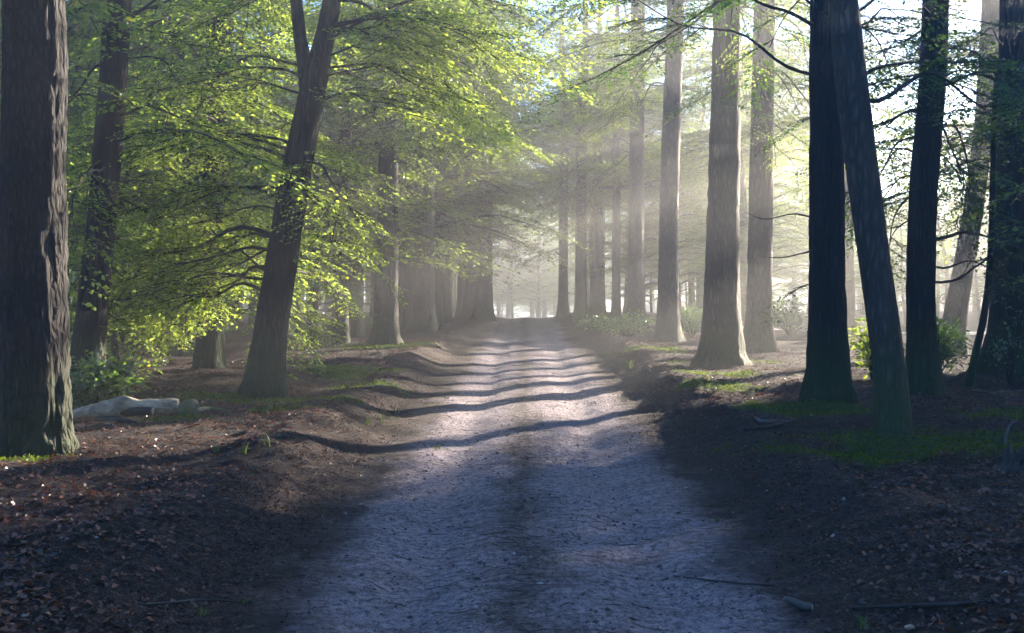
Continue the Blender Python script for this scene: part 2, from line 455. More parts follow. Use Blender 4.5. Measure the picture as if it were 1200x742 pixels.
class Leaves:
    def __init__(s): s.L = []
    def spray(s, lv, p, d, up, sc_):
        B = basis(d, up)
        s.L.append((lv.reshape(-1, 3) * sc_) @ B + p)
    def mesh(s, name, mat):
        V = np.concatenate(s.L); n = len(V) // 4
        T = (np.arange(n)[:, None, None] * 4 + LT[None]).reshape(-1, 3)
        return mesh_np(name, V, T, None, mat, False)
    def empty(s): return not s.L

def limb_fill(rg, P, r0, mb, lv, big=False, dens=1.0, size=1.0, start=0.25, wood=True):
    """a limb along polyline P: wood into mb, sprays into lv"""
    P = catmull(P, 14); seglen = np.linalg.norm(np.diff(P, axis=0), axis=1); s = np.concatenate([[0], np.cumsum(seglen)]); Lt = s[-1]
    tube(mb, P, np.linspace(r0, r0 * 0.22, 14), 6)
    if dens < 0.01: return
    lib = SPR_BIG if big else SPR
    gap = (0.45 if big else 0.32) / dens
    t = start * Lt + rg.uniform(0, gap); k = int(rg.integers(2))
    while t < Lt:
        i = min(np.searchsorted(s, t), 13); i = max(i, 1)
        f = (t - s[i - 1]) / (s[i] - s[i - 1]); p = P[i - 1] + (P[i] - P[i - 1]) * f
        d = P[i] - P[i - 1]; d = d / np.linalg.norm(d)
        a = (1 if k % 2 else -1) * R(rg.uniform(35, 70)); k += 1
        dh = np.array([d[0] * math.cos(a) - d[1] * math.sin(a), d[0] * math.sin(a) + d[1] * math.cos(a), d[2] * 0.4 + rg.uniform(-0.28, 0.14)])
        sc_ = size * rg.uniform(0.6, 1.05) * (1.1 - 0.45 * (t / Lt))
        L_, tw = lib[int(rg.integers(len(lib)))]
        up = (rg.normal(0, 0.2), rg.normal(0, 0.2), 1)
        lv.spray(L_, p, dh, up, sc_)
        if wood:
            B = basis(dh, up)
            q = (tw[0] * sc_) @ B + p
            tube(mb, q, np.linspace(0.010, 0.003, len(q)) * (1.6 if big else 1), 3, cap=False)
            if not big:
                for w_ in tw[1::2]:
                    q2 = (w_ * sc_) @ B + p; tube(mb, q2, (0.004, 0.002), 3, cap=False)
        t += gap * rg.uniform(0.7, 1.3)
    L_, tw = lib[int(rg.integers(len(lib)))]
    d = P[-1] - P[-2]; lv.spray(L_, P[-1] - d * 0.2, (d[0], d[1], d[2] * 0.5 - 0.03), (0, 0, 1), size * 0.9)

def limb_curve(a, b, rise=0.18, rg=rng):
    a = np.asarray(a, float); b = np.asarray(b, float); L = np.linalg.norm(b - a)
    pts = []
    for t in (0, 0.2, 0.45, 0.72, 1.0):
        p = a + (b - a) * t
        p[2] += rise * L * math.sin(math.pi * t) * 0.7
        if 0 < t < 1: p += rg.normal(0, 0.025 * L, 3)
        pts.append(p)
    return np.array(pts)

def trunk_mesh(P, rad, mat, seg=22, rings=60, flare=0.55, ridge=0.05, roots=5, seed=0, flare_h=0.32, cut=True):
    """P in local coordinates with z=0 at the ground"""
    P = np.asarray(P, float); rad = np.asarray(rad, float)
    # denser rings near the base
    t = np.linspace(0, 1, rings) ** 1.6
    fine = catmull(np.column_stack([P, rad]), 400)
    s = np.concatenate([[0], np.cumsum(np.linalg.norm(np.diff(fine[:, :3], axis=0), axis=1))]); s /= s[-1]
    C = np.stack([np.interp(t, s, fine[:, k]) for k in range(4)], -1)
    z = np.maximum(C[:, 2], 0)
    ph = seed * 1.7
    def disp(a, ss):
        zz = z[:, None]
        fl = np.exp(-zz / flare_h)
        base = 1 + flare * fl * (0.6 + 0.5 * np.maximum(0, np.cos(roots * a + ph + 0.8 * np.sin(a * 2 + ph))))
        warp = 1.2 * vnoise(a * 2.0 + 0 * zz, zz * 1.3 + 0 * a, seed + 8)
        rd = ridge * ((1 - 2.2 * np.abs(vnoise(a * seg / 6.28 * 0.28 + warp, zz * 4.5 + 0 * a, seed))) * 1.1 - 0.55 + 0.7 * vnoise(a * seg / 6.28 * 0.5 + 0 * zz, zz * 9 + 0 * a, seed + 2) + 1.2 * vnoise(a * 2.2 + 0 * zz, zz * 0.8 + 0 * a, seed + 5))
        return base + rd * (1 + 1.5 * fl)
    mb = MB(); tube(mb, C[:, :3], C[:, 3], seg, disp)
    return mb.mesh('trunk', mat)

NT_COUNT = 0
def tree_root(name, base, label, group):
    e = bpy.data.objects.new(name, None); COL.objects.link(e); e.location = base; e.empty_display_size = 0.3
    tag(e, label, 'tree', group); return e

def near_tree(name, label, D, spine, H, bark, leaf, limbs=(), auto=0, auto_z=(5, 12), auto_len=(2.0, 3.4), ridge=0.05, flare=0.55, seg=22, rings=60, seed=0,
              group='trees lining the track', roots=5, dens=1.0, fork=None, mult=0, jit=(-1.6, 1.8), jy=45, top_dir=None, taper=0.45):
    """spine: photo pixels (x, y, width) from the base upward at distance D; limbs: (y_start, x_end, y_end, depth change, density, size)"""
    rg = np.random.default_rng(100 + seed)
    pts = [px(x, y, D) for (x, y, w) in spine]; rr = [w * D / F / 2 for (x, y, w) in spine]
    base = pts[0].copy(); gz = float(ground_z(base[0], base[1])); base[2] = gz
    root = tree_root(name, base, label, group)
    loc = [p - base for p in pts]; loc[0][2] = -0.35
    d = loc[-1] - loc[-2]; d /= np.linalg.norm(d)
    if top_dir is not None: d = np.array(top_dir, float); d /= np.linalg.norm(d)
    ztop = min(H, 14.5); z0 = loc[-1][2]
    if ztop > z0 + 1:
        for k, f in enumerate((0.33, 0.66, 1.0)):
            dz = (ztop - z0) * f
            loc.append(loc[len(pts) - 1] + np.array([d[0] / d[2] * dz * 0.6 + rg.normal(0, 0.08), rg.normal(0, 0.12), dz])); rr.append(rr[len(pts) - 1] * (1 - (1 - taper * 0.5) * f))
    loc = np.array(loc); rr = np.array(rr)
    link('trunk', trunk_mesh(loc, rr, bark, seg, rings, flare, ridge, roots, seed), root)
    def at_z(z):
        k = np.clip(np.searchsorted(loc[:, 2], z), 1, len(loc) - 1)
        f = (z - loc[k - 1, 2]) / (loc[k, 2] - loc[k - 1, 2]); return loc[k - 1] + (loc[k] - loc[k - 1]) * f, rr[k - 1] + (rr[k] - rr[k - 1]) * f
    if fork:                                             # a second stem
        mb = MB(); fp = np.array([px(x, y, D) - base for (x, y, w) in fork]); fr = np.array([w * D / F / 2 for (x, y, w) in fork])
        C = catmull(np.column_stack([fp, fr]), 24)
        tube(mb, C[:, :3], C[:, 3], 16); link('fork_stem', mb.mesh('fork_stem', bark), root)
    limbs = list(limbs)
    for k in range(mult):                                # further limbs between the main ones
        for lb in list(limbs[:len(limbs) // (k + 1)]):
            q = list(lb) + [1.0, 1.0, 0.16, 0.25][len(lb) - 4:]
            q[0] += rg.uniform(-45, 35); q[1] += rg.uniform(-60, 60); q[2] = min(q[2] + rg.uniform(-40, jy), 385); q[3] += rg.uniform(*jit)
            limbs.append(tuple(q))
    for lb in limbs:
        y0, x1, y1, dd = lb[:4]; de = lb[4] if len(lb) > 4 else 1.0; sz = lb[5] if len(lb) > 5 else 1.0; ri = lb[6] if len(lb) > 6 else 0.16; stt = lb[7] if len(lb) > 7 else 0.25
        a, r_ = at_z(px(0, y0, D)[2] - base[2]); b = px(x1, y1, D + dd) - base
        mb = MB(); lv = Leaves()
        P = limb_curve(a, b, ri, rg)
        limb_fill(rg, P, min(r_ * 0.4, 0.009 + 0.0065 * np.linalg.norm(b - a)), mb, lv, False, de, sz, stt)
        br = link('branch', mb.mesh('branch', M['twig']), root)
        if de > 0.01: link('foliage', lv.mesh('foliage', leaf), br)
    if auto:
        mb = MB(); lv = Leaves()
        for k in range(auto):
            z = auto_z[0] * 0.9 + (min(auto_z[1], 14.0) - auto_z[0] * 0.9) * (k + rg.random()) / auto
            a, r_ = at_z(z); az = k * 2.4 + rg.uniform(-0.4, 0.4); L = rg.uniform(*auto_len)
            b = a + np.array([math.cos(az) * L, math.sin(az) * L, rg.uniform(-0.1, 0.6)])
            limb_fill(rg, limb_curve(a, b, 0.15, rg), min(r_ * 0.5, 0.05), mb, lv, True, dens, 1.0, 0.2)
        link('upper_branches', mb.mesh('upper_branches', M['twig']), root)['kind'] = 'stuff'
        link('crown', lv.mesh('crown', leaf), root)
    return root

# ------------------------------------------------------------------ the trees one can tell apart
LFT, RGT = 'trees standing left of the track', 'trees standing right of the track'
# left side
near_tree('fir_tree', 'massive dark trunk with deeply ridged bark at the left edge, nearest of all', 8.9,
          [(44, 522, 72), (40, 420, 72), (39, 200, 69), (41, 0, 67)], 14, M['bark_black'], M['beech'], auto=6, auto_z=(10, 14), ridge=0.085, flare=0.34, seg=110, rings=220, seed=1, group=LFT, roots=6)
near_tree('beech_tree', 'dark slanting trunk behind the leafy bush, right of the ridged trunk at the left edge', 13.5,
          [(97, 462, 40), (106, 380, 35), (118, 270, 33), (131, 120, 32), (139, 0, 30)], 14, M['bark_oak'], M['beech'],
          limbs=[(40, 230, 60, 0.8), (110, 40, 150, 0.6), (140, 235, 150, -0.8), (190, 60, 240, -0.6), (215, 215, 235, 1.0), (60, 330, -20, 1.0), (250, 70, 320, 1.2), (0, 60, 40, -0.8)], auto=6, auto_z=(6.5, 13), seed=2, mult=1, group=LFT)
near_tree('beech_tree', 'slim dark trunk with a sunlit right edge, midway between two slanting trunks', 17.2,
          [(243, 432, 30), (246, 360, 27), (250, 200, 24), (252, 60, 22), (253, -40, 20)], 14, M['bark_oak'], M['beech'],
          limbs=[(290, 85, 360, -2.0, 1.2), (310, 300, 375, -1.5, 1.2), (310, 150, 388, 0.8, 1.2), (265, 345, 300, 1.0, 1.1), (240, 100, 290, 0.6, 1.1), (200, 350, 215, -1.0), (170, 120, 215, -1.2), (120, 310, 150, -1.5),
                 (90, 110, 130, 0.5), (60, 350, 75, 0.8), (30, 150, 45, -1.0), (0, 320, 20, -0.5), (280, 200, 330, -2.4, 1.2), (150, 240, 190, -2.4)], auto=6, auto_z=(7, 13), seed=3, mult=2, group=LFT)
near_tree('oak_tree', 'thin dark trunk half hidden behind foliage, left of the slim rim-lit trunk', 22.0,
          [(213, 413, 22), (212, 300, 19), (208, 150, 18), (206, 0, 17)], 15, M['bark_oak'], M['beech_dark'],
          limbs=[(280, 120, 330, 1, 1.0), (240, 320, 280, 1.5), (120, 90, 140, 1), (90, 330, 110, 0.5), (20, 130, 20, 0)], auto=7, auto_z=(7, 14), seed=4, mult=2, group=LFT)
near_tree('beech_tree', 'thick trunk leaning right with forked top, beside the track on the left', 13.7,
          [(306, 456, 43), (316, 400, 39), (328, 320, 37), (348, 200, 34), (366, 110, 31), (379, 50, 24), (392, -20, 21)], 14.5, M['bark_oak'], M['beech'],
          limbs=[(325, 135, 352, 0.6, 1.25, 1.0, 0.10), (320, 205, 380, 0.8, 1.2), (300, 230, 350, 1.2, 1.2), (215, 388, 285, -1.6, 1.2, 0.7), (225, 175, 262, 0.6, 1.2), (180, 140, 190, 0.4), (100, 190, 105, -0.4, 1.1),
                 (120, 470, 130, -1.0, 1.2), (70, 500, 60, -0.4, 1.3), (30, 560, 50, -0.6, 1.3), (10, 590, 5, 0.6, 1.3), (60, 460, 20, 1.6, 1.2), (-10, 250, 30, 0.5, 1.1), (0, 520, 100, 1.5, 1.3), (360, 350, 385, 0.6, 1.0, 0.5)],
          fork=[(362, 140, 18), (357, 80, 17), (350, 30, 15), (342, -60, 13), (330, -180, 10)], auto=6, auto_z=(6, 13), seed=5, mult=2, jit=(-0.3, 2.4), jy=25, group=LFT)
near_tree('fir_tree', 'straight hazy trunk rising beside the moss patch, left of the track', 25.0,
          [(451, 402, 31), (453, 340, 27), (455, 200, 24), (457, 60, 22), (458, -60, 20)], 17, M['bark_fir'], M['beech'],
          limbs=[(120, 395, 165, 0.5, 1.2), (100, 520, 170, -1, 1.2), (60, 430, 110, -2.0, 1.2), (40, 560, 120, 0.5, 1.3), (90, 600, 160, -0.5, 1.2), (0, 500, 20, -1.5, 1.3), (-20, 590, 60, 0.5, 1.2), (110, 480, 165, -1.5, 1.0), (20, 400, 40, 0, 1.2)],
          auto=6, auto_z=(9, 16), seed=6, mult=2, jy=0, group=LFT)
near_tree('fir_tree', 'broad shadowy trunk just right of the straight hazy one, left of the track', 31.5,
          [(494, 389, 32), (496, 350, 26), (497, 200, 24), (498, 0, 21)], 18, M['bark_fir'], M['oak'],
          limbs=[(120, 560, 165, -1, 1.1), (90, 430, 120, 0.5, 1.1), (60, 580, 110, -1, 1.1), (30, 450, 70, -1), (90, 610, 190, 1.5, 1.1), (40, 620, 90, 0.5, 1.2), (0, 640, 40, 0.0, 1.2), (20, 615, 20, -1, 1.2)], auto=7, auto_z=(9, 17), seed=7, mult=1, jy=0, group=LFT)
near_tree('fir_tree', 'faint slim trunk in the mist, left of the straight hazy trunk', 29.0,
          [(416, 392, 20), (417, 300, 18), (419, 150, 16), (420, 0, 15)], 17, M['bark_fir'], M['beech_dark'],
          limbs=[(150, 360, 180, 0.5), (130, 470, 160, 1.5), (100, 350, 120, 0), (60, 400, 80, 0.8)], auto=7, auto_z=(8, 16), seed=8, mult=1, jy=0, group=LFT)
for i, (x, yb, w, D, t) in enumerate([(521, 379, 11, 42, 'thin misty trunk, first of the cluster right of the broad shadowy trunk'), (541, 378, 10, 46, 'thin misty trunk in the middle of the dark cluster left of the bright gap'),
                                   (553, 377, 13, 44, 'dark trunk pressed close to the rightmost of the left cluster'), (568, 376, 18, 43, 'broad dark trunk bordering the bright gap at its left side')]):
    near_tree('fir_tree', t, D, [(x, yb, w * 1.2), (x, yb - 60, w), (x + 1, 120, w * 0.9)], 17, M['bark_fir'], M['oak'], auto=8, auto_z=(6.5, 16), seed=20 + i, group=LFT, seg=14, rings=30,
              limbs=[(180, x + 45, 235, -2, 0.9), (150, x - 40, 200, -2, 0.9)])
for i, (x, yb, w, D, t) in enumerate([(365, 402, 15, 24.5, 'young understorey tree with a stubby dark stem behind the leaning trunk'), (393, 396, 13, 27, 'young understorey tree with layered leaves left of the straight hazy trunk')]):
    near_tree('young_beech', t, D, [(x, yb, w), (x + 2, yb - 60, w * 0.8), (x + 6, yb - 150, w * 0.55), (x + 4, yb - 220, w * 0.35)], 5.2, M['bark_oak'], M['beech_dark'], seed=30 + i, group=LFT, seg=10, rings=24, flare=0.3,
              limbs=[(yb - 60, x - 45, yb - 75, 0.8, 1, .8), (yb - 75, x + 40, yb - 60, -0.6, 1, .8), (yb - 95, x - 40, yb - 120, -0.8, 1, .8), (yb - 110, x + 45, yb - 115, 0.9, 1, .8), (yb - 140, x - 35, yb - 150, 0.4, 1, .8), (yb - 160, x + 35, yb - 160, -0.5, 1, .8)])

# right side
near_tree('fir_tree', 'tall pale hazy trunk with spreading root foot, first beside the track on the right', 26.5,
          [(783, 398, 28), (783, 350, 24), (785, 200, 22), (791, 40, 20), (793, -60, 19)], 18, M['bark_fir'], M['oak'],
          limbs=[(60, 720, 100, 1, 1.1), (40, 850, 70, 1.5, 0.9), (100, 715, 150, 2, 1.1), (10, 690, 20, 0, 1.2), (30, 660, 60, 0.5, 1.2), (70, 680, 130, 1.5, 1.1)], auto=6, auto_z=(10, 17), seed=40, mult=1, group=RGT, flare=0.9, roots=4)
near_tree('fir_tree', 'big straight trunk with furrowed bark and dark shadow bars, right of the track', 18.7,
          [(845, 424, 48), (846, 360, 41), (849, 200, 36), (853, 0, 32), (854, -60, 31)], 18, M['bark_fir'], M['oak'], auto=6, auto_z=(9, 17), ridge=0.07, seed=41, mult=1, jy=10, limbs=[(35, 770, 50, -0.5, 1.1), (10, 920, 30, -0.6, 1.1), (-20, 790, 10, 0.6, 1.2), (0, 880, 60, -1.2, 1.0, .8), (-30, 700, 0, -1, 1.2)], group=RGT, seg=36, rings=90, roots=6)
near_tree('fir_tree', 'straight trunk with a sunlit rim, just behind the big furrowed trunk on the right', 22.2,
          [(888, 411, 35), (890, 350, 29), (892, 200, 27), (896, 0, 24), (897, -60, 23)], 18, M['bark_fir'], M['oak'],
          limbs=[(105, 915, 150, -1.2, 0.9, .8, -0.1), (130, 935, 205, -0.8, 0.8, .7, -0.1), (60, 840, 90, 1.0, 0.9), (40, 945, 80, 0.8, 1.1), (10, 960, 20, 0.5, 1.1), (80, 940, 140, 1.5, 1.0)], auto=6, auto_z=(10, 17), seed=42, mult=1, group=RGT)
near_tree('oak_tree', 'dark upright trunk in the right foreground with a long limb reaching left overhead', 12.2,
          [(973, 474, 48), (971, 420, 44), (969, 300, 40), (969, 150, 40), (970, 0, 40), (972, -60, 37)], 15, M['bark_oak'], M['beech_dark'],
          limbs=[(92, 740, -5, 0.4, 0.9, 0.8, 0.04, 0.5), (5, 690, 95, 1.2, 0.9, 0.8, 0.22, 0.5), (40, 760, -40, -0.5, 1.0, 0.9, 0.05, 0.4), (-20, 760, 60, 1.6, 0.9, 0.8, 0.2, 0.4), (250, 872, 248, 0.2, 0.0, 0.2, -0.06), (286, 890, 300, -0.3, 0.0, 0.2, -0.05),
                 (330, 925, 340, 0.4, 0.8, .45, 0.05, 0.5), (20, 880, -10, -0.8, 0.8, 0.7), (50, 1060, 25, 1.6, 1.0, 0.8), (10, 1045, 90, 2.2, 1.0, 0.8), (-10, 900, 60, 1.5, 1.0, 0.8)], auto=6, auto_z=(9.5, 14), seed=43, group=RGT, ridge=0.06, seg=30, rings=80)
near_tree('beech_tree', 'smooth grey trunk leaning left across the dark upright one, right foreground', 9.9,
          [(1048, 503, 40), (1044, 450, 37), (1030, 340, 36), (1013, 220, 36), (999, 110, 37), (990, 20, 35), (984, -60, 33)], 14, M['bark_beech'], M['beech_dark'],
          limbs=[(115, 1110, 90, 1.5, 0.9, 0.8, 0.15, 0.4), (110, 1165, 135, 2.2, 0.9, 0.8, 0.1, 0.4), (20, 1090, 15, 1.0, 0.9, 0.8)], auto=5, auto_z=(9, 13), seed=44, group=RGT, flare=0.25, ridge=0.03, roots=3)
near_tree('oak_tree', 'dark straight trunk right of the leaning grey one, with a limb stretching right', 13.2,
          [(1080, 464, 40), (1080, 420, 34), (1079, 330, 32), (1082, 220, 32), (1091, 120, 31), (1097, 0, 30), (1099, -60, 28)], 15, M['bark_oak'], M['beech_dark'],
          limbs=[(308, 1205, 335, 0.3, 0.5, 0.6, 0.1, 0.5), (200, 1020, 250, 1.0, 0.9, .75), (180, 1140, 230, 1.2, 0.9, .75), (130, 1030, 160, 1.5, 0.9, .8), (90, 1160, 90, -0.5, 0.9, .8), (60, 1045, 60, 1.0, 0.9, .8), (250, 1040, 300, 1.5, .8, .6)],
          auto=6, auto_z=(9.5, 14), seed=45, mult=2, group=RGT)
near_tree('beech_tree', 'slanting hazy trunk with pale lit edge, behind the curved sapling at right', 21.5,
          [(1110, 415, 30), (1121, 360, 25), (1137, 270, 23), (1152, 160, 22), (1160, 40, 21), (1163, -60, 20)], 16, M['bark_beech'], M['oak'],
          limbs=[(200, 1080, 220, 0.6, .8), (150, 1210, 170, 0.5, .8), (100, 1090, 110, -0.5, .8), (60, 1210, 70, 1, .8)], auto=5, auto_z=(9, 15), seed=46, mult=2, group=RGT)
near_tree('oak_tree', 'stout trunk with wide flaring foot at the right edge of the view', 16.8,
          [(1188, 432, 66), (1188, 380, 52), (1190, 250, 46), (1193, 100, 44), (1194, -40, 42)], 17, M['bark_oak'], M['beech_dark'],
          limbs=[(230, 1110, 265, -1.2, 0.9, .8), (180, 1100, 180, -1.0, 0.9, .8), (110, 1090, 120, -1.4, 0.9, .8), (60, 1120, 50, -1.2, 0.9, .8), (120, 1230, 150, -2.0, 0.8, .8), (30, 1080, 40, 0.8, 1, .9), (140, 1070, 150, 1.2, 1, .9), (200, 1110, 215, 1.6, 1, .9), (90, 1140, 80, 1.8, 1, .9)], auto=6, auto_z=(8, 16), seed=47, group=RGT, flare=0.8)
near_tree('young_beech', 'thin curved sapling stem bending up in front of the stout right-edge trunk', 14.8,
          [(1129, 446, 9), (1143, 415, 8.5), (1153, 370, 8), (1160, 310, 7.5), (1163, 220, 6.5), (1165, 130, 5.5)], 5.6, M['bark_oak'], M['beech_dark'], seed=48, group=RGT, flare=0.15, seg=10, rings=40, ridge=0.0,
          limbs=[(300, 1110, 340, 0.5, 0.9, .5), (260, 1210, 280, 0.3, .9, .5), (190, 1120, 200, 0.6, .9, .6), (160, 1205, 150, -.5, .9, .6)])
near_tree('fir_tree', 'pale misty trunk seen between the dark upright trunk and the leaning grey one', 30.0,
          [(993, 396, 19), (993, 300, 16), (992, 100, 15), (992, 0, 14)], 17, M['bark_fir'], M['oak'], auto=6, auto_z=(9, 16), seed=49, group=RGT, seg=14, rings=30)
near_tree('fir_tree', 'faint trunk dissolving in the sunbeams left of the tall pale hazy trunk', 34.0,
          [(745, 386, 21), (745, 300, 18), (747, 100, 17), (748, 0, 16)], 18, M['bark_fir'], M['oak'], auto=7, auto_z=(8, 17), seed=50, group=RGT, seg=14, rings=30, limbs=[(180, 690, 220, 1), (150, 800, 190, 1), (120, 690, 130, 1)])
for i, (x, yb, w, D, t) in enumerate([(660, 378, 11, 46, 'thin dark trunk bordering the bright gap at its right side'), (681, 380, 13, 42, 'dim trunk second to the right of the bright gap'), (700, 381, 10, 44, 'dim slender trunk third to the right of the bright gap'), (722, 384, 10, 40, 'dim slender trunk deep in the sunbeams, fourth to the right of the bright gap')]):
    near_tree('fir_tree', t, D, [(x, yb, w * 1.2), (x, yb - 60, w), (x + 1, 120, w * 0.9)], 17, M['bark_fir'], M['oak'], auto=8, auto_z=(6, 16), seed=60 + i, group=RGT, seg=14, rings=30,
              limbs=[(190, x - 35, 245, -2, 0.9), (160, x + 40, 210, -2, 0.9)])

# ------------------------------------------------------------------ the wood behind: copies of a few tree kinds
def proto_tree(kind, seed):
    rg = np.random.default_rng(seed)
    if kind == 'tall': H = rg.uniform(12.5, 13.8); zl, zh, n, Lr, r0 = 5.5, H - 0.8, 26, (1.6, 3.0), 0.24
    elif kind == 'full': H = rg.uniform(11.5, 13.5); zl, zh, n, Lr, r0 = 2.0, H - 0.8, 46, (1.8, 3.8), 0.2
    elif kind == 'leafy': H = 10.5; zl, zh, n, Lr, r0 = 1.6, 10.0, 44, (1.4, 2.9), 0.17
    elif kind == 'arch': H = rg.uniform(12, 13.5); zl, zh, n, Lr, r0 = 5.2, H - 0.8, 42, (2.4, 4.0), 0.2
    elif kind == 'tier': H = 12.5; zl, zh, n, Lr, r0 = 5.0, 11.5, 39, (2.6, 3.9), 0.19  # flat tilted tiers, shaped to split the sun into shafts
    else: H = rg.uniform(5, 6.5); zl, zh, n, Lr, r0 = 0.5, H - 0.4, 30, (0.9, 2.1), 0.06
    P = np.array([(0, 0, -0.3), (rg.normal(0, .08), rg.normal(0, .08), H * 0.3), (rg.normal(0, .2), rg.normal(0, .2), H * 0.65), (rg.normal(0, .3), rg.normal(0, .3), H)])
    rr = np.array([r0 * 1.1, r0 * 0.9, r0 * 0.6, r0 * 0.12])
    tm = trunk_mesh(P, rr, M['bark_fir'] if kind == 'tall' else M['bark_oak'], 14, 30, 0.5, 0.05, 5, seed)
    fine = catmull(np.column_stack([P, rr]), 60)
    mb = MB(); lv = Leaves()
    for k in range(n):
        z = zl + (zh - zl) * (k + rg.random()) / n
        if kind == 'tier': z = (5.2, 7.9, 10.2)[k % 3] + rg.uniform(0, 0.45) + (0.8 if seed == 341 else 0.0)
        j = np.argmin(abs(fine[:, 2] - z)); a = fine[j, :3]; az = k * 2.4 + rg.uniform(-.4, .4)
        L = rg.uniform(*Lr) * (1.0 - 0.6 * ((z - zl) / (zh - zl)) ** 2)
        b = a + np.array([math.cos(az) * L, math.sin(az) * L, (rg.uniform(-0.15, 0.35) if kind != 'tier' else 0.18 * (math.cos(az) * 0.743 - math.sin(az) * 0.669) + rg.uniform(-0.05, 0.05)) * L])
        limb_fill(rg, limb_curve(a, b, 0.14 if kind != 'tier' else 0.05, rg), max(0.015, fine[j, 3] * 0.4), mb, lv, kind not in ('young', 'leafy'), 1.5 if kind == 'tier' else 0.9, 1.0 if kind != 'young' else 0.6, 0.15)
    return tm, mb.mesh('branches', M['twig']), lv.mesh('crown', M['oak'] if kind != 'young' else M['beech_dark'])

PROT = {'tall': [proto_tree('tall', s) for s in (301, 302)], 'full': [proto_tree('full', s) for s in (311, 312, 313)], 'tier': [proto_tree('tier', 341)], 'tier_low': [proto_tree('tier', 342)], 'leafy': [proto_tree('leafy', 351)], 'arch': [proto_tree('arch', s) for s in (331, 332)], 'young': [proto_tree('young', s) for s in (321, 322, 323)]}
NM = {'tall': 'fir_tree', 'full': 'oak_tree', 'arch': 'oak_tree', 'leafy': 'beech_tree', 'tier': 'beech_tree', 'tier_low': 'beech_tree', 'young': 'young_beech'}
def plant(kind, X, Y, label, group, rg, s=1.0):
    tm, bm, cm = PROT[kind][int(rg.integers(len(PROT[kind])))]
    e = tree_root(NM[kind], (X, Y, float(ground_z(X, Y))), label, group)
    e.rotation_euler = (0, 0, rg.uniform(0, 6.28)); f = s * rg.uniform(0.85, 1.1); e.scale = (f, f, min(f, 1.1))
    link('trunk', tm, e); link('branches', bm, e)['kind'] = 'stuff'; link('crown', cm, e)
    return e

placed = []
LOOK = {'tall': 'tall slender', 'full': 'broad leafy', 'young': 'small low-branched', 'leafy': 'bushy', 'arch': 'high crowned'}
def scatter(n, x0, x1, y0, y1, kinds, label, group, seed, mind=2.0, ok=lambda X, Y: True, s=1.0):
    rg = np.random.default_rng(seed); c = 0; tries = 0
    while c < n and tries < n * 60:
        tries += 1
        X = rg.uniform(x0, x1); Y = rg.uniform(y0, y1)
        if (abs(X - 0.012 * Y) < 3.3 and Y < 84) or not ok(X, Y): continue
        if any((X - a) ** 2 + (Y - b) ** 2 < mind ** 2 for a, b in placed): continue
        placed.append((X, Y)); kd = kinds[int(rg.integers(len(kinds)))]
        plant(kd, X, Y, (LOOK[kd] + ' ' if len(set(kinds)) > 1 else '') + label, group, rg, s); c += 1

scatter(30, -18, -4.2, 22, 40, ['full', 'tall', 'young', 'full'], 'tree in the shady wood behind the front trunks on the left', 'shady wood on the left', 1, 2.4)
scatter(44, -40, -4.0, 40, 78, ['full', 'tall', 'full', 'young'], 'misty tree deep in the wood left of the bright gap', 'deep wood on the left', 2, 3.0)
scatter(18, -16, -5.0, 16, 27, ['young'], 'low leafy young tree filling the shade on the left', 'young trees in the shade on the left', 3, 2.0, lambda X, Y: X / Y < -0.2)
scatter(30, 3.6, 22, 47, 80, ['tall', 'young', 'young'], 'misty tree deep in the wood right of the bright gap', 'deep wood on the right', 4, 3.0, lambda X, Y: X < 6 + 0.35 * max(0, Y - 50) and Y < 64)
scatter(46, 14, 62, 44, 84, ['full', 'full', 'young'], 'leafy tree of the bright wood edge beyond the right trunks', 'wood edge beyond the right trunks', 15, 2.6, lambda X, Y: 0.2 < X / Y < 0.85 and 54 < math.hypot(X, Y) < 84, 0.66)
scatter(26, 13, 34, 33, 62, ['young'], 'pale misty young tree among the trunks right of the track', 'young trees in the mist on the right', 5, 2.2, lambda X, Y: 0.2 < X / Y < 0.62, 1.0)
ORD = ['nearest', 'second', 'third', 'fourth', 'fifth', 'sixth', 'farthest']
def row(n, x, y0, y1, kind, label, group, seed, s):
    rg = np.random.default_rng(seed)
    for k in range(n):
        Y = y0 + (y1 - y0) * (k + rg.uniform(0.2, 0.8)) / n; X = x + 0.012 * Y + rg.uniform(-0.5, 0.5)
        placed.append((X, Y)); plant(kind, X, Y, ORD[k] + ' ' + label, group, rg, s)
row(6, -3.8, 32, 47, 'full', 'leafy tree overhanging the track from behind the left trunk cluster', 'trees overhanging the mid track', 33, 1.15)
row(2, 4.6, 46, 52, 'full', 'leafy tree overhanging the track from behind the right trunk cluster', 'trees overhanging the mid track', 34, 1.1)
row(3, -2.9, 34, 46, 'arch', 'high crowned tree arching over the mid track from the left', 'trees arching over the mid track', 35, 1.05)
row(2, 3.5, 47, 52, 'arch', 'high crowned tree arching over the mid track from the right', 'trees arching over the mid track', 36, 1.05)
row(5, -3.3, 49, 74, 'arch', 'leafy tree arching over the far track from the left', 'trees arching over the far track', 31, 1.1)
row(4, 3.3, 50, 68, 'arch', 'leafy tree arching over the far track from the right', 'trees arching over the far track', 32, 1.1)
scatter(10, -5, 7, 86, 104, ['full'], 'distant tree standing in the bright gap at the end of the track', 'trees in the bright gap', 16, 1.8)
scatter(44, -18, 22, 80, 124, ['full', 'full', 'young'], 'distant tree closing the view down the track', 'trees at the end of the view', 6, 3.4)
scatter(50, 24, 100, 80, 126, ['full', 'young'], 'far tree along the wood edge beyond the sunny ride', 'far wood edge on the right', 7, 4.0, s=0.8)
rgm = np.random.default_rng(77)
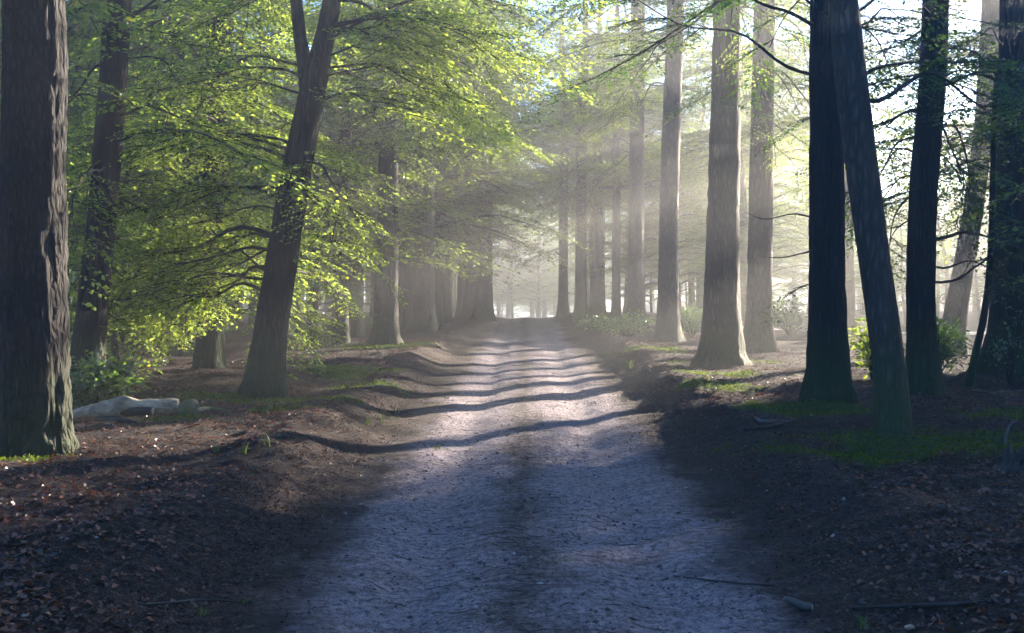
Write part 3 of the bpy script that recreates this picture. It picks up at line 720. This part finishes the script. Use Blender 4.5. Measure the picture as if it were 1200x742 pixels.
for (x_, y_, sc_, lb_) in [(10.0, 32.0, 0.8, 'pale young tree showing just right of the leaning grey trunk'), (9.3, 26.0, 0.72, 'young tree with bright leaves between leaning grey and dark straight trunks'), (12.5, 37.0, 0.85, 'faint young tree behind the dark straight trunk'),
                           (8.0, 36.0, 0.9, 'faint young tree between the big furrowed and rim-lit trunks'), (9.5, 39.5, 0.9, 'misty young tree just left of the dark upright trunk'), (16.5, 37.5, 0.85, 'pale young tree behind the curved sapling'), (6.6, 33.0, 0.75, 'pale young tree behind the tall pale hazy trunk')]:
    placed.append((x_, y_)); plant('young', x_, y_, lb_, 'young trees scattered among the right trunks', rgm, sc_)
for (kd_, x_, y_, lb_) in [('tier', 8.0, 37.6, 'tall beech added with flat leaf tiers to cut the sunbeams, hazy behind the big furrowed trunk'), ('tier', 15.6, 34.8, 'tall beech added with flat leaf tiers to cut the sunbeams, pale behind the curved sapling'), ('tier_low', 4.9, 40.9, 'tall beech added with flat leaf tiers to cut the sunbeams in the mist left of the tall pale trunk')]:
    placed.append((x_, y_)); e_ = plant(kd_, x_, y_, lb_, 'tiered beeches added to cut the sunbeams', rgm, 1.0); e_.rotation_euler = (0, 0, 0); e_.scale = (1, 1, 1)  # added where their leaf tiers band the haze with shade
for (x_, y_, lb_) in [(9.5, 40.4, 'first low leafy tree added to shade the mist behind the furrowed trunk'), (8.2, 41.6, 'second low leafy tree added to shade the mist, left of the first'), (6.7, 42.9, 'third low leafy tree added to shade the mist, nearer the track'), (5.2, 44.3, 'low leafy tree added to shade the mist, closest to the track')]:
    placed.append((x_, y_)); plant('full', x_, y_, lb_, 'low trees added to shade the mist', rgm, 0.62)  # dense low trees added to keep sun off the lower haze
placed.append((11.2, 37.4)); plant('tall', 11.2, 37.4, 'tall pale tree in the glow right of the rim-lit straight trunk', 'tall trees in the glow', rgm, 1.0)
scatter(30, -46, -5, 62, 104, ['young'], 'low young tree far back in the wood on the left', 'young trees far back on the left', 20, 1.8, s=1.15)
scatter(8, 5, 15, 48, 60, ['full'], 'dense misty oak added to shade the haze right of the far track', 'oaks added for shade right of the far track', 19, 2.4)  # added to block low sun from the far haze
scatter(26, 20, 80, 50, 100, ['young'], 'low pale young tree far off along the bright wood edge', 'young trees along the far wood edge', 17, 2.2, lambda X, Y: 0.2 < X / Y < 0.9 and math.hypot(X, Y) > 62, 1.0)
scatter(14, -6, 9, 84, 100, ['young'], 'low distant young tree at the end of the track', 'young trees at the end of the track', 18, 1.2, s=1.1)
# unseen trees, added past the right edge and behind the viewer for shade
scatter(12, 7, 17, 9, 22, ['young', 'leafy', 'leafy'], 'tree added just outside the right edge of the view to shade the foreground', 'unseen shading trees beyond the right edge', 8, 2.0, lambda X, Y: 0.58 < X / Y < 0.95 and abs((X - 0.4) * 0.743 - (Y - 4.8) * 0.669) > 1.2)  # out of view, put in to shade the foreground
scatter(12, 13, 32, 10, 42, ['full'], 'tree added in a second row outside the right edge of the view to shade the near haze', 'second row of unseen shading trees beyond the right edge', 30, 2.3, lambda X, Y: X / Y > 0.62 and 8.4 < 0.725 * X - 0.688 * (Y - 22) < 17)  # unseen second belt, added to keep sun off the near haze
scatter(6, 9, 22, 4, 14, ['leafy', 'tall'], 'tree added for shade well outside the right edge of the view', 'unseen shading trees well beyond the right edge', 29, 2.4, lambda X, Y: X / Y > 1.0)  # out of view, added as further shade from the right
scatter(10, -22, -6, -12, 12, ['full', 'tall'], 'tree of the wood outside the left edge of the view', 'wood beyond the left edge', 9, 3.0, lambda X, Y: Y < 0 or X / max(Y, .1) < -0.65)
scatter(20, -16, 22, -24, -1, ['full', 'tall'], 'tree of the wood added behind the viewer for shade', 'wood behind the viewer', 10, 3.0)  # wood out of view, thickened to darken the trunk fronts

# ------------------------------------------------------------------ bushes
def bush(name, label, x, yb, D, w, h, mat, seed, leaf=0.085, n=900, group='bushes'):
    rg = np.random.default_rng(seed)
    base = px(x, yb, D); base[2] = float(ground_z(base[0], base[1]))
    root = bpy.data.objects.new(name, None); COL.objects.link(root); root.location = base; tag(root, label, 'bush', group)
    mb = MB(); lv = []
    ns = 16
    for k in range(ns):
        az = rg.uniform(0, 6.28); rr_ = rg.uniform(0.25, 1.0)
        e = np.array([math.cos(az) * w / 2 * rr_, math.sin(az) * w / 2 * rr_ * 0.8, h * rg.uniform(0.45, 1.0) * (1.1 - 0.45 * rr_)])
        P = catmull(np.array([(0, 0, -0.05), e * np.array([.25, .25, .45]), e * np.array([.65, .65, .85]), e]), 8)
        tube(mb, P, np.linspace(0.014, 0.003, 8), 4, cap=False)
        for j in range(n // ns):
            t = rg.uniform(0.3, 1.0); i = int(t * 7); f = t * 7 - i; i2 = min(i + 1, 7)
            p = P[i] * (1 - f) + P[i2] * f + rg.normal(0, 0.075, 3) * np.array([1.2, 1.2, 0.8])
            if p[2] < 0.03: continue
            d = (p - P[i]) + rg.normal(0, 0.05, 3) + np.array([0, 0, -0.02]); d /= np.linalg.norm(d)
            nr = np.array([rg.normal(0, .5), rg.normal(0, .5), 1.0]); nr -= d * nr.dot(d); nr /= np.linalg.norm(nr); s_ = np.cross(nr, d)
            l = leaf * rg.uniform(0.6, 1.25); wd = l * 0.3
            lv.append([p, p + d * l * .5 + s_ * wd + nr * wd * .3, p + d * l, p + d * l * .5 - s_ * wd + nr * wd * .3])
    st = link('stems', mb.mesh('stems', M['twig']), root)
    L_ = Leaves(); L_.L.append(np.array(lv).reshape(-1, 3)); link('foliage', L_.mesh('foliage', mat), root)
    return root
bush('leafy_bush', 'dense leafy bush behind the pale log, right of the ridged trunk', 112, 468, 11.9, 1.05, 0.72, M['bush'], 1, 0.08, 2400, 'bushes on the left')
bush('leafy_bush', 'sunlit yellow-green bush between the leaning grey trunk and dark trunk', 1022, 450, 15.8, 1.0, 0.95, M['beech'], 2, 0.09, 900, 'bushes on the right')
bush('leafy_bush', 'dim bush at the foot of the slanting hazy trunk', 1100, 440, 16.5, 0.9, 0.9, M['bush'], 3, 0.09, 800, 'bushes on the right')
bush('leafy_bush', 'low bush of twiggy leaves in front of the stout right-edge trunk', 1185, 442, 15.0, 0.9, 1.3, M['bush'], 4, 0.06, 160, 'bushes on the right')
bush('leafy_bush', 'soft hazy bush between the first two trunks right of the track', 812, 395, 29.0, 2.6, 1.0, M['bush'], 5, 0.10, 1400, 'bushes in the mist')
bush('leafy_bush', 'low hazy bush left of the tall pale trunk beside the track', 735, 396, 30.0, 2.8, 0.8, M['bush'], 6, 0.10, 1400, 'bushes in the mist')
bush('leafy_bush', 'hazy bush right of the rim-lit straight trunk', 925, 398, 28.0, 2.8, 1.1, M['bush'], 7, 0.10, 1400, 'bushes in the mist')

# ------------------------------------------------------------------ logs, sticks, stumps
def wood_material(name, a, b, sc_=14, moss=0.0, bump=0.5):
    m, nt, out = newmat(name); N = NT(nt)
    tc = N.n('ShaderNodeTexCoord').outputs['Object']
    n1 = N.noise(N.mapv(tc, (0.35, 1, 1)), sc_, 6, 0.7, 0.5); n2 = N.noise(tc, 3.0, 4, 0.7)
    c = N.ramp(n1, [(0.32, a), (0.68, b)])
    c = N.mix(N.math('MULTIPLY', N.math('SUBTRACT', n2, 0.46, clamp=True), 4.0, clamp=True), c, col([x * 0.4 for x in a]))
    if moss: c = N.mix(N.math('MULTIPLY', N.math('SUBTRACT', n2, 0.42, clamp=True), 5 * moss, clamp=True), c, col((0.06, 0.095, 0.015)))
    bm_ = N.n('ShaderNodeBump', i_Strength=bump, i_Distance=0.012, i_Height=n1)
    p = N.n('ShaderNodeBsdfPrincipled', i_Roughness=0.8); N.set(p.inputs['Base Color'], c); nt.links.new(bm_.outputs[0], p.inputs['Normal'])
    nt.links.new(p.outputs[0], out.inputs[0]); return m
M['pale_wood'] = wood_material('pale_bare_wood', (0.20, 0.15, 0.10), (0.56, 0.47, 0.35), 22, bump=1.0)
M['dark_wood'] = wood_material('dark_rotten_wood', (0.018, 0.015, 0.013), (0.05, 0.04, 0.033))
M['moss_wood'] = wood_material('mossy_wood', (0.05, 0.045, 0.03), (0.11, 0.10, 0.07), moss=1.0)
M['grey_wood'] = wood_material('weathered_grey_wood', (0.05, 0.045, 0.043), (0.12, 0.11, 0.105))
M['cut_wood'] = wood_material('cut_wood_face', (0.30, 0.22, 0.14), (0.45, 0.36, 0.26), 30)

def log(name, label, pts, rads, mat, cat, group=None, seg=14, seed=0, lump=0.12, ends=True, n=20):
    P = np.array([px(x, y, D) for (x, y, D) in pts]); base = P[0].copy()
    C = catmull(np.column_stack([P - base, np.array(rads)]), n)
    root = bpy.data.objects.new(name, None); COL.objects.link(root); root.location = base; tag(root, label, cat, group)
    mb = MB(); tube(mb, C[:, :3], C[:, 3], seg, lambda a, s: 1 + lump * (vnoise(np.cos(a) * 1.5 + 5 + 0 * s, s * 6 + np.sin(a) * 1.5, seed) * 2 + vnoise(np.cos(a) * 4 + 9 + 0 * s, s * 16 + np.sin(a) * 4, seed + 3)))
    link('bark', mb.mesh('bark', mat), root)
    if ends:
        for k, s in ((0, 1), (-1, -1)):
            d = C[1, :3] - C[0, :3] if k == 0 else C[-1, :3] - C[-2, :3]; d /= np.linalg.norm(d)
            mb2 = MB(); e = C[k, :3]
            q = np.array([e - s * d * 0.006, e + s * d * 0.004]); tube(mb2, q, (C[k, 3] * 0.86, C[k, 3] * 0.86), seg)
            link('cut_end', mb2.mesh('cut_end', M['cut_wood'] if ends is True else ends), root)
    return root
def gpx(x, y, h=0.0):
    """pixel on the ground -> distance"""
    D = 8.0
    for _ in range(12):
        X = (x - HX) / F * D; z = float(ground_z(X, D)) + h; D = max(2.5, (EYE - z) * F / max(8.0, (y - HY)))
    return D
Dl = gpx(150, 487)
Da, Db = gpx(84, 492), gpx(208, 483)
log('fallen_log', 'pale barkless log lying in sunlight at the foot of the leafy bush', [(74, 489, Da), (98, 483, Da + (Db - Da) * .2), (132, 478, Da + (Db - Da) * .45), (150, 475, Da + (Db - Da) * .6), (178, 476, Da + (Db - Da) * .8), (209, 476, Db)], [0.02, 0.055, 0.09, 0.095, 0.07, 0.068], M['pale_wood'], 'log', 'logs by the ridged trunk', 30, 3, 0.28, True, 60)
Dl2 = Dl - 0.25
log('fallen_log', 'short dark log in front of the pale sunlit log', [(142, 482, Dl2), (160, 482, Dl2), (179, 482, Dl2)], [0.045, 0.048, 0.044], M['dark_wood'], 'log', 'logs by the ridged trunk', 12, 5, 0.12)
log('tree_stump', 'small mossy stump at the right end of the pale log', [(213, 486, Dl - .1), (218, 481, Dl - .1), (225, 476, Dl - .05), (229, 474, Dl)], [0.07, 0.085, 0.075, 0.05], M['moss_wood'], 'stump', None, 14, 7, 0.25, M['moss_wood'])
log('mossy_root', 'moss covered root creeping right from the small stump', [(226, 483, Dl - .1), (245, 481, Dl + .2), (262, 484, Dl + .1), (285, 489, Dl - .1)], [0.05, 0.045, 0.04, 0.02], M['moss_wood'], 'root', None, 10, 8, 0.25, M['moss_wood'])
log('broken_branch', 'bluish grey slab of bark below the pale log', [(108, 498, Dl - .7), (125, 500, Dl - .75), (145, 502, Dl - .8)], [0.03, 0.042, 0.02], M['grey_wood'], 'branch', 'dead wood by the ridged trunk', 10, 9, 0.2, M['grey_wood'])
log('broken_branch', 'dark rotten branch between the bark slab and the short log', [(112, 492, Dl - .5), (140, 492, Dl - .5), (160, 495, Dl - .5)], [0.03, 0.035, 0.02], M['dark_wood'], 'branch', 'dead wood by the ridged trunk', 10, 10, 0.25, M['dark_wood'])
Ds = gpx(935, 715)
log('broken_stick', 'short thick grey stick lying on the track verge at lower right', [(921, 702, Ds + .05), (932, 707, Ds), (941, 711, Ds - .02), (951, 712, Ds - .03)], [0.013, 0.020, 0.018, 0.017], M['grey_wood'], 'stick', None, 14, 11, 0.45, True, 30)
def ragged_stump(label, x, y, r, h, mat):
    D = gpx(x, y); X = (x - HX) / F * D; mb = MB(); n = 40; a = np.arange(n) * 2 * math.pi / n
    ra = 1 + 0.7 * vnoise(np.cos(a) * 1.6 + 3, np.sin(a) * 1.6 + 8, 4) + 0.5 * vnoise(np.cos(a) * 5, np.sin(a) * 5 + 3, 6)
    ht = h * (0.75 + 1.3 * vnoise(np.cos(a) * 2 + 5, np.sin(a) * 2, 9) + 0.8 * vnoise(np.cos(a) * 7, np.sin(a) * 7 + 4, 2))
    rings = []
    for f, zf in ((1.5, -0.3), (1.25, 0.12), (1.02, 0.4), (0.95, 0.75), (0.85, 1.0), (0.6, 0.85), (0.3, 0.5), (0.05, 0.45)):
        jj = 1 + 0.22 * vnoise(np.cos(a) * 6 + zf * 9, np.sin(a) * 6 + zf * 7, 12)
        rings.append(np.stack([r * f * ra * jj * np.cos(a), r * f * ra * jj * np.sin(a), np.maximum(ht, 0.03) * zf], -1))
    V = np.concatenate(rings); idx = np.arange(len(rings) * n).reshape(len(rings), n)
    q = np.stack([idx[:-1], np.roll(idx[:-1], -1, 1), np.roll(idx[1:], -1, 1), idx[1:]], -1).reshape(-1, 4)
    o = link('rotten_stump', mesh_np('rotten_stump', V, None, q, mat, False), None, (X, D, float(ground_z(X, D)))); tag(o, label, 'stump')
ragged_stump('dark rotten stump cut by the right edge of the view', 1192, 549, 0.11, 0.15, M['dark_wood'])
for i, (lab, pp, rr_, mt) in enumerate([
        ('long thin dark stick lying below the moss at right', [(998, 545), (1030, 546), (1060, 542), (1092, 534)], [.010, .011, .009, .005], 'dark_wood'),
        ('dark forked branch lying left of the dark upright right trunk', [(872, 503), (900, 500), (920, 495), (932, 492)], [.014, .018, .013, .006], 'dark_wood'),
        ('pale broken branch beside the dark branch left of the upright trunk', [(886, 490), (894, 494), (915, 494), (928, 494)], [.018, .022, .015, .008], 'grey_wood'),
        ('dark root-like stick in the bottom left of the track', [(168, 709), (205, 706), (240, 703), (276, 705)], [.005, .008, .007, .003], 'dark_wood'),
        ('dark stick lying across the lower right corner', [(1000, 712), (1060, 710), (1120, 708), (1170, 702)], [.006, .010, .009, .004], 'dark_wood'),
        ('thin dark stick on the right wheel track, nearest one', [(790, 675), (830, 680), (870, 684), (905, 686)], [.004, .006, .005, .003], 'dark_wood'),
        ('dead stick lying in the leaves behind the rotten stump', [(1140, 458), (1160, 461), (1180, 459), (1199, 457)], [.010, .013, .010, .008], 'dark_wood')]):
    log('fallen_stick', lab, [(x, y, gpx(x, y, 0.008)) for x, y in pp], rr_, M[mt], 'stick', 'sticks on the ground', 7, 20 + i, 0.2, M[mt], 16)
Dp = gpx(1180, 520)
log('bent_twig', 'pale bent twig sticking up beside the rotten stump', [(1178, 524, Dp), (1180, 508, Dp), (1184, 498, Dp), (1192, 492, Dp)], [.014, .012, .012, .006], M['grey_wood'], 'twig', None, 8, 31, 0.15, M['grey_wood'])

# pebbles
def pebble(label, x, y, r, seed, mat):
    D = gpx(x, y); rg = np.random.default_rng(seed)
    a = np.linspace(0, math.pi, 9); b = np.arange(12) * 2 * math.pi / 12
    V = []
    for t in a:
        for p_ in b:
            k = 1 + 0.25 * float(vnoise(math.cos(p_) * 1.3 + t * 2 + 4, math.sin(p_) * 1.3 + 7, seed))
            V.append((r * 1.25 * k * math.sin(t) * math.cos(p_), r * k * math.sin(t) * math.sin(p_), r * 0.65 * k * math.cos(t)))
    idx = np.arange(9 * 12).reshape(9, 12)
    q = np.stack([idx[:-1], idx[1:], np.roll(idx[1:], -1, 1), np.roll(idx[:-1], -1, 1)], -1).reshape(-1, 4)
    X = (x - HX) / F * D
    o = link('pebble', mesh_np('pebble', V, None, q, mat), None, (X, D, float(ground_z(X, D)) + r * 0.3)); tag(o, label, 'pebble', 'pebbles on the verge')
pebble('rounded brown pebble at the bottom edge, right of the short stick', 1066, 737, 0.019, 1, M['cut_wood'])
pebble('small pale pebble on the dark verge right of the short stick', 1079, 717, 0.012, 2, M['grey_wood'])
pebble('small dark pebble on the pale right wheel track', 698, 663, 0.011, 3, M['dark_wood'])

# ------------------------------------------------------------------ grass tufts
def tuft(label, x, y, h, seed, n=12):
    D = gpx(x, y); rg = np.random.default_rng(seed); X = (x - HX) / F * D
    V = []; T = []
    for k in range(n):
        az = rg.uniform(0, 6.28); L = h * rg.uniform(0.5, 1.1); ln = rg.uniform(0.15, 0.7) * L; w = 0.004 + 0.003 * rg.random()
        c, s = math.cos(az), math.sin(az); o0 = rg.normal(0, 0.012, 2)
        b = len(V)
        for j, t in enumerate((0, 0.4, 0.75)):
            p = np.array([o0[0] + c * ln * t * t, o0[1] + s * ln * t * t, L * t * (1 - 0.15 * t)])
            V += [p + np.array([-s, c, 0]) * w * (1 - 0.4 * t), p - np.array([-s, c, 0]) * w * (1 - 0.4 * t)]
        V.append(np.array([o0[0] + c * ln, o0[1] + s * ln, L * 0.85]))
        for j in (0, 2): T += [(b + j, b + j + 1, b + j + 3), (b + j, b + j + 3, b + j + 2)]
        T.append((b + 4, b + 5, b + 6))
    o = link('grass_tuft', mesh_np('grass_tuft', V, T, None, M['grass'], False), None, (X, D, float(ground_z(X, D)) - 0.005)); tag(o, label, 'grass', 'grass tufts on the verges')
for i, (x, y, h, n, t) in enumerate([(253, 531, .12, 9, 'small grass tuft on the left bank, leftmost of three in a row'), (285, 529, .12, 8, 'small grass tuft on the left bank, middle of three in a row'), (313, 524, .19, 11, 'tall grass tuft on the left bank, rightmost of three in a row'),
                                     (462, 483, .16, 5, 'lone green blades standing on the left edge of the track'), (430, 497, .12, 7, 'low grass tuft in the hollow left of the track'), (448, 496, .12, 6, 'grass tuft beside the low one in the hollow left of the track'),
                                     (475, 464, .16, 7, 'grass blades on the sunlit left berm'), (843, 613, .07, 9, 'small green sprout on the right verge of the track'), (408, 458, .2, 9, 'grass tuft on the mossy berm near the leaning trunk'),
                                     (240, 722, .06, 9, 'tiny green sprout near the bottom left corner of the track'), (287, 708, .06, 9, 'tiny green sprout right of the root-like stick'), (1010, 738, .09, 10, 'grass tuft at the bottom edge right of the short stick'),
                                     (738, 432, .25, 9, 'pale plant on the right bank before the tall hazy trunk')]):
    tuft(t, x, y, h, 50 + i, n)

# ------------------------------------------------------------------ litter: nobody could count it
def litter(name, label, n, xr, yr, dens, mat, size, seed, flat=0.5, lift=0.006):
    rg = np.random.default_rng(seed)
    Y = yr[0] + (yr[1] - yr[0]) * rg.random(n * 3) ** 1.7; X = rg.uniform(xr[0], xr[1], n * 3)
    X = X * np.clip(Y / 14 + 0.35, 0.5, 1.6)
    keep = rg.random(n * 3) < dens(X, Y); X = X[keep][:n]; Y = Y[keep][:n]; m = len(X)
    Z = ground_z(X, Y) + lift
    az = rg.uniform(0, 6.28, m); l = size * rg.uniform(0.5, 1.25, m); w = l * rg.uniform(0.25, 0.4, m)
    d = np.stack([np.cos(az), np.sin(az), rg.normal(0, flat * 0.6, m)], -1); d /= np.linalg.norm(d, axis=1)[:, None]
    nr = np.stack([rg.normal(0, flat, m), rg.normal(0, flat, m), np.ones(m)], -1); nr -= d * (nr * d).sum(1)[:, None]; nr /= np.linalg.norm(nr, axis=1)[:, None]
    s = np.cross(nr, d); p = np.stack([X, Y, Z], -1)
    f = nr * (w * rg.uniform(-0.2, 0.7, m))[:, None]
    L4 = np.stack([p - d * l[:, None] / 2, p + s * w[:, None] + f, p + d * l[:, None] / 2, p - s * w[:, None] + f], 1)
    L4[..., 2] += np.maximum(0, (Z[:, None] - L4[..., 2].min(1, keepdims=True))) * 0.7
    lv = Leaves(); lv.L.append(L4.reshape(-1, 3))
    o = link(name, lv.mesh(name, mat)); tag(o, label, name.replace('_', ' '), None, 'stuff'); return o
def d_floor(X, Y):
    u = np.abs(X - road_x(Y)); return sstep(1.5, 2.6, u) * (0.35 + 0.9 * (fbm(X * 0.8, Y * 0.8, 3, 91) + 0.3)).clip(0.05, 1) * (1 - 0.85 * moss_mask(X, Y))
def d_road(X, Y):
    u = np.abs(X - road_x(Y)); return (1 - sstep(1.9, 2.3, u)) * (0.25 + 0.75 * sstep(0.9, 1.6, u))
litter('leaf_litter', 'brown fallen leaves strewn over the woodland floor', 70000, (-7, 8), (4.2, 32), d_floor, M['litter'], 0.04, 1)
litter('track_litter', 'small dark leaf scraps scattered over the track', 9000, (-2.2, 2.4), (3.6, 24), d_road, M['litter_road'], 0.026, 2, 0.35, 0.004)
def d_bank(X, Y):
    u = np.abs(X - road_x(Y)); return sstep(1.2, 1.7, u) * (0.3 + 0.9 * (fbm(X * 1.3, Y * 1.3, 3, 95) + 0.25)).clip(0.05, 1) * (1 - 0.8 * moss_mask(X, Y))
litter('needle_litter', 'fine dark scraps and needles covering the banks of the track', 50000, (-4.2, 4.6), (3.8, 20), d_bank, M['litter_road'], 0.024, 12, 0.6, 0.004)
# moss fronds
rg = np.random.default_rng(5); n = 170000
X = rg.uniform(-6, 7, n); Y = 7.2 + 19 * rg.random(n) ** 1.5; k = rg.random(n) < moss_mask(X, Y); X = X[k]; Y = Y[k]; m = len(X); Z = ground_z(X, Y)
az = rg.uniform(0, 6.28, m); h = rg.uniform(0.012, 0.035, m); w = 0.008; p = np.stack([X, Y, Z - 0.003], -1); s = np.stack([np.cos(az), np.sin(az), 0 * az], -1) * w
t_ = np.stack([rg.normal(0, .012, m), rg.normal(0, .012, m), h], -1)
lv = Leaves(); lv.L.append(np.stack([p, p + s + t_ * 0.6, p + t_, p - s + t_ * 0.6], 1).reshape(-1, 3))
tag(link('moss', lv.mesh('moss', M['moss'])), 'green moss growing in patches on the woodland floor', 'moss', None, 'stuff')
# twigs and needles on the track
rg = np.random.default_rng(9); mb = MB()
for k in range(2600):
    Y = 3.8 + 22 * rg.random() ** 1.8; u = rg.normal(0.3, 1.35); 
    if abs(u) > 3.4 or float(fbm(np.array(u * 0.9), np.array(Y * 0.55), 3, 63)) < rg.uniform(-0.1, 0.55): continue
    X = u + 0.012 * Y; L = rg.uniform(0.03, 0.20) * (1.5 if rg.random() < 0.1 else 1); a = rg.normal(0, 0.7); q = []
    for t in np.linspace(-0.5, 0.5, 4):
        x = X + math.cos(a) * L * t + rg.normal(0, 0.01); y = Y + math.sin(a) * L * t + rg.normal(0, 0.01)
        q.append((x, y, float(ground_z(x, y)) + 0.004))
    r_ = rg.uniform(0.0012, 0.0035); tube(mb, q, (r_ * .7, r_, r_, r_ * .4), 4, cap=False)
tag(link('twig_litter', mb.mesh('twig_litter', M['twig'])), 'dark twigs and needles scattered across the track', 'twigs', None, 'stuff')

# grit and clods on the track and its banks
rg = np.random.default_rng(14); n = 9000
Y = 3.7 + 20 * rg.random(n) ** 2.0; X = rg.normal(0.1, 1.7, n) + 0.012 * Y
k = fbm(X * 1.1, Y * 0.8, 3, 64) > rg.uniform(-0.45, 0.4, n); X = X[k]; Y = Y[k]; m = len(X)
r_ = 0.004 + 0.012 * rg.random(m) ** 3; Z = ground_z(X, Y) + r_ * 0.25
oct_ = np.array([(1, 0, 0), (0, 1, 0), (-1, 0, 0), (0, -1, 0), (0, 0, 1), (0, 0, -1)], float)
Vg = np.stack([X, Y, Z], -1)[:, None, :] + oct_[None] * r_[:, None, None] * rg.uniform(0.6, 1.5, (m, 6, 1)) * np.array([1.2, 1.2, 0.8])
ft = np.array([(0, 1, 4), (1, 2, 4), (2, 3, 4), (3, 0, 4), (1, 0, 5), (2, 1, 5), (3, 2, 5), (0, 3, 5)])
Tg = (np.arange(m)[:, None, None] * 6 + ft[None]).reshape(-1, 3)
def grit_material():
    m_, nt, out = newmat('grit'); N = NT(nt)
    c = N.ramp(N.n('ShaderNodeNewGeometry').outputs['Random Per Island'], [(0.0, (0.03, 0.025, 0.023)), (0.6, (0.07, 0.057, 0.053)), (0.92, (0.18, 0.155, 0.15)), (1.0, (0.38, 0.35, 0.34))])
    p = N.n('ShaderNodeBsdfPrincipled', i_Roughness=0.9); N.set(p.inputs['Base Color'], c); nt.links.new(p.outputs[0], out.inputs[0]); return m_
tag(link('track_grit', mesh_np('track_grit', Vg.reshape(-1, 3), Tg, None, grit_material(), False)), 'small clods and grit scattered over the sandy track', 'grit', None, 'stuff')

# ------------------------------------------------------------------ haze
zt = 16.4
hx0, hx1, hy0, hy1, hz0 = GX0 - 1, GX1 + 1, GY0 - 1, GY1 + 1, -7.0
Vh = [(x, y, z) for z in (hz0, zt) for y in (hy0, hy1) for x in (hx0, hx1)]
Qh = [(0, 2, 3, 1), (4, 5, 7, 6), (0, 1, 5, 4), (2, 6, 7, 3), (0, 4, 6, 2), (1, 3, 7, 5)]
hm, nt, out = newmat('morning_haze')
pv = nt.nodes.new('ShaderNodeVolumePrincipled')
pv.inputs['Color'].default_value = (0.97, 0.97, 0.97, 1); pv.inputs['Density'].default_value = HAZE; pv.inputs['Anisotropy'].default_value = 0.55
nt.links.new(pv.outputs[0], out.inputs['Volume'])
hz = link('haze', mesh_np('haze', Vh, None, Qh, hm, False)); tag(hz, 'thin morning haze filling the wood', 'haze', None, 'stuff')
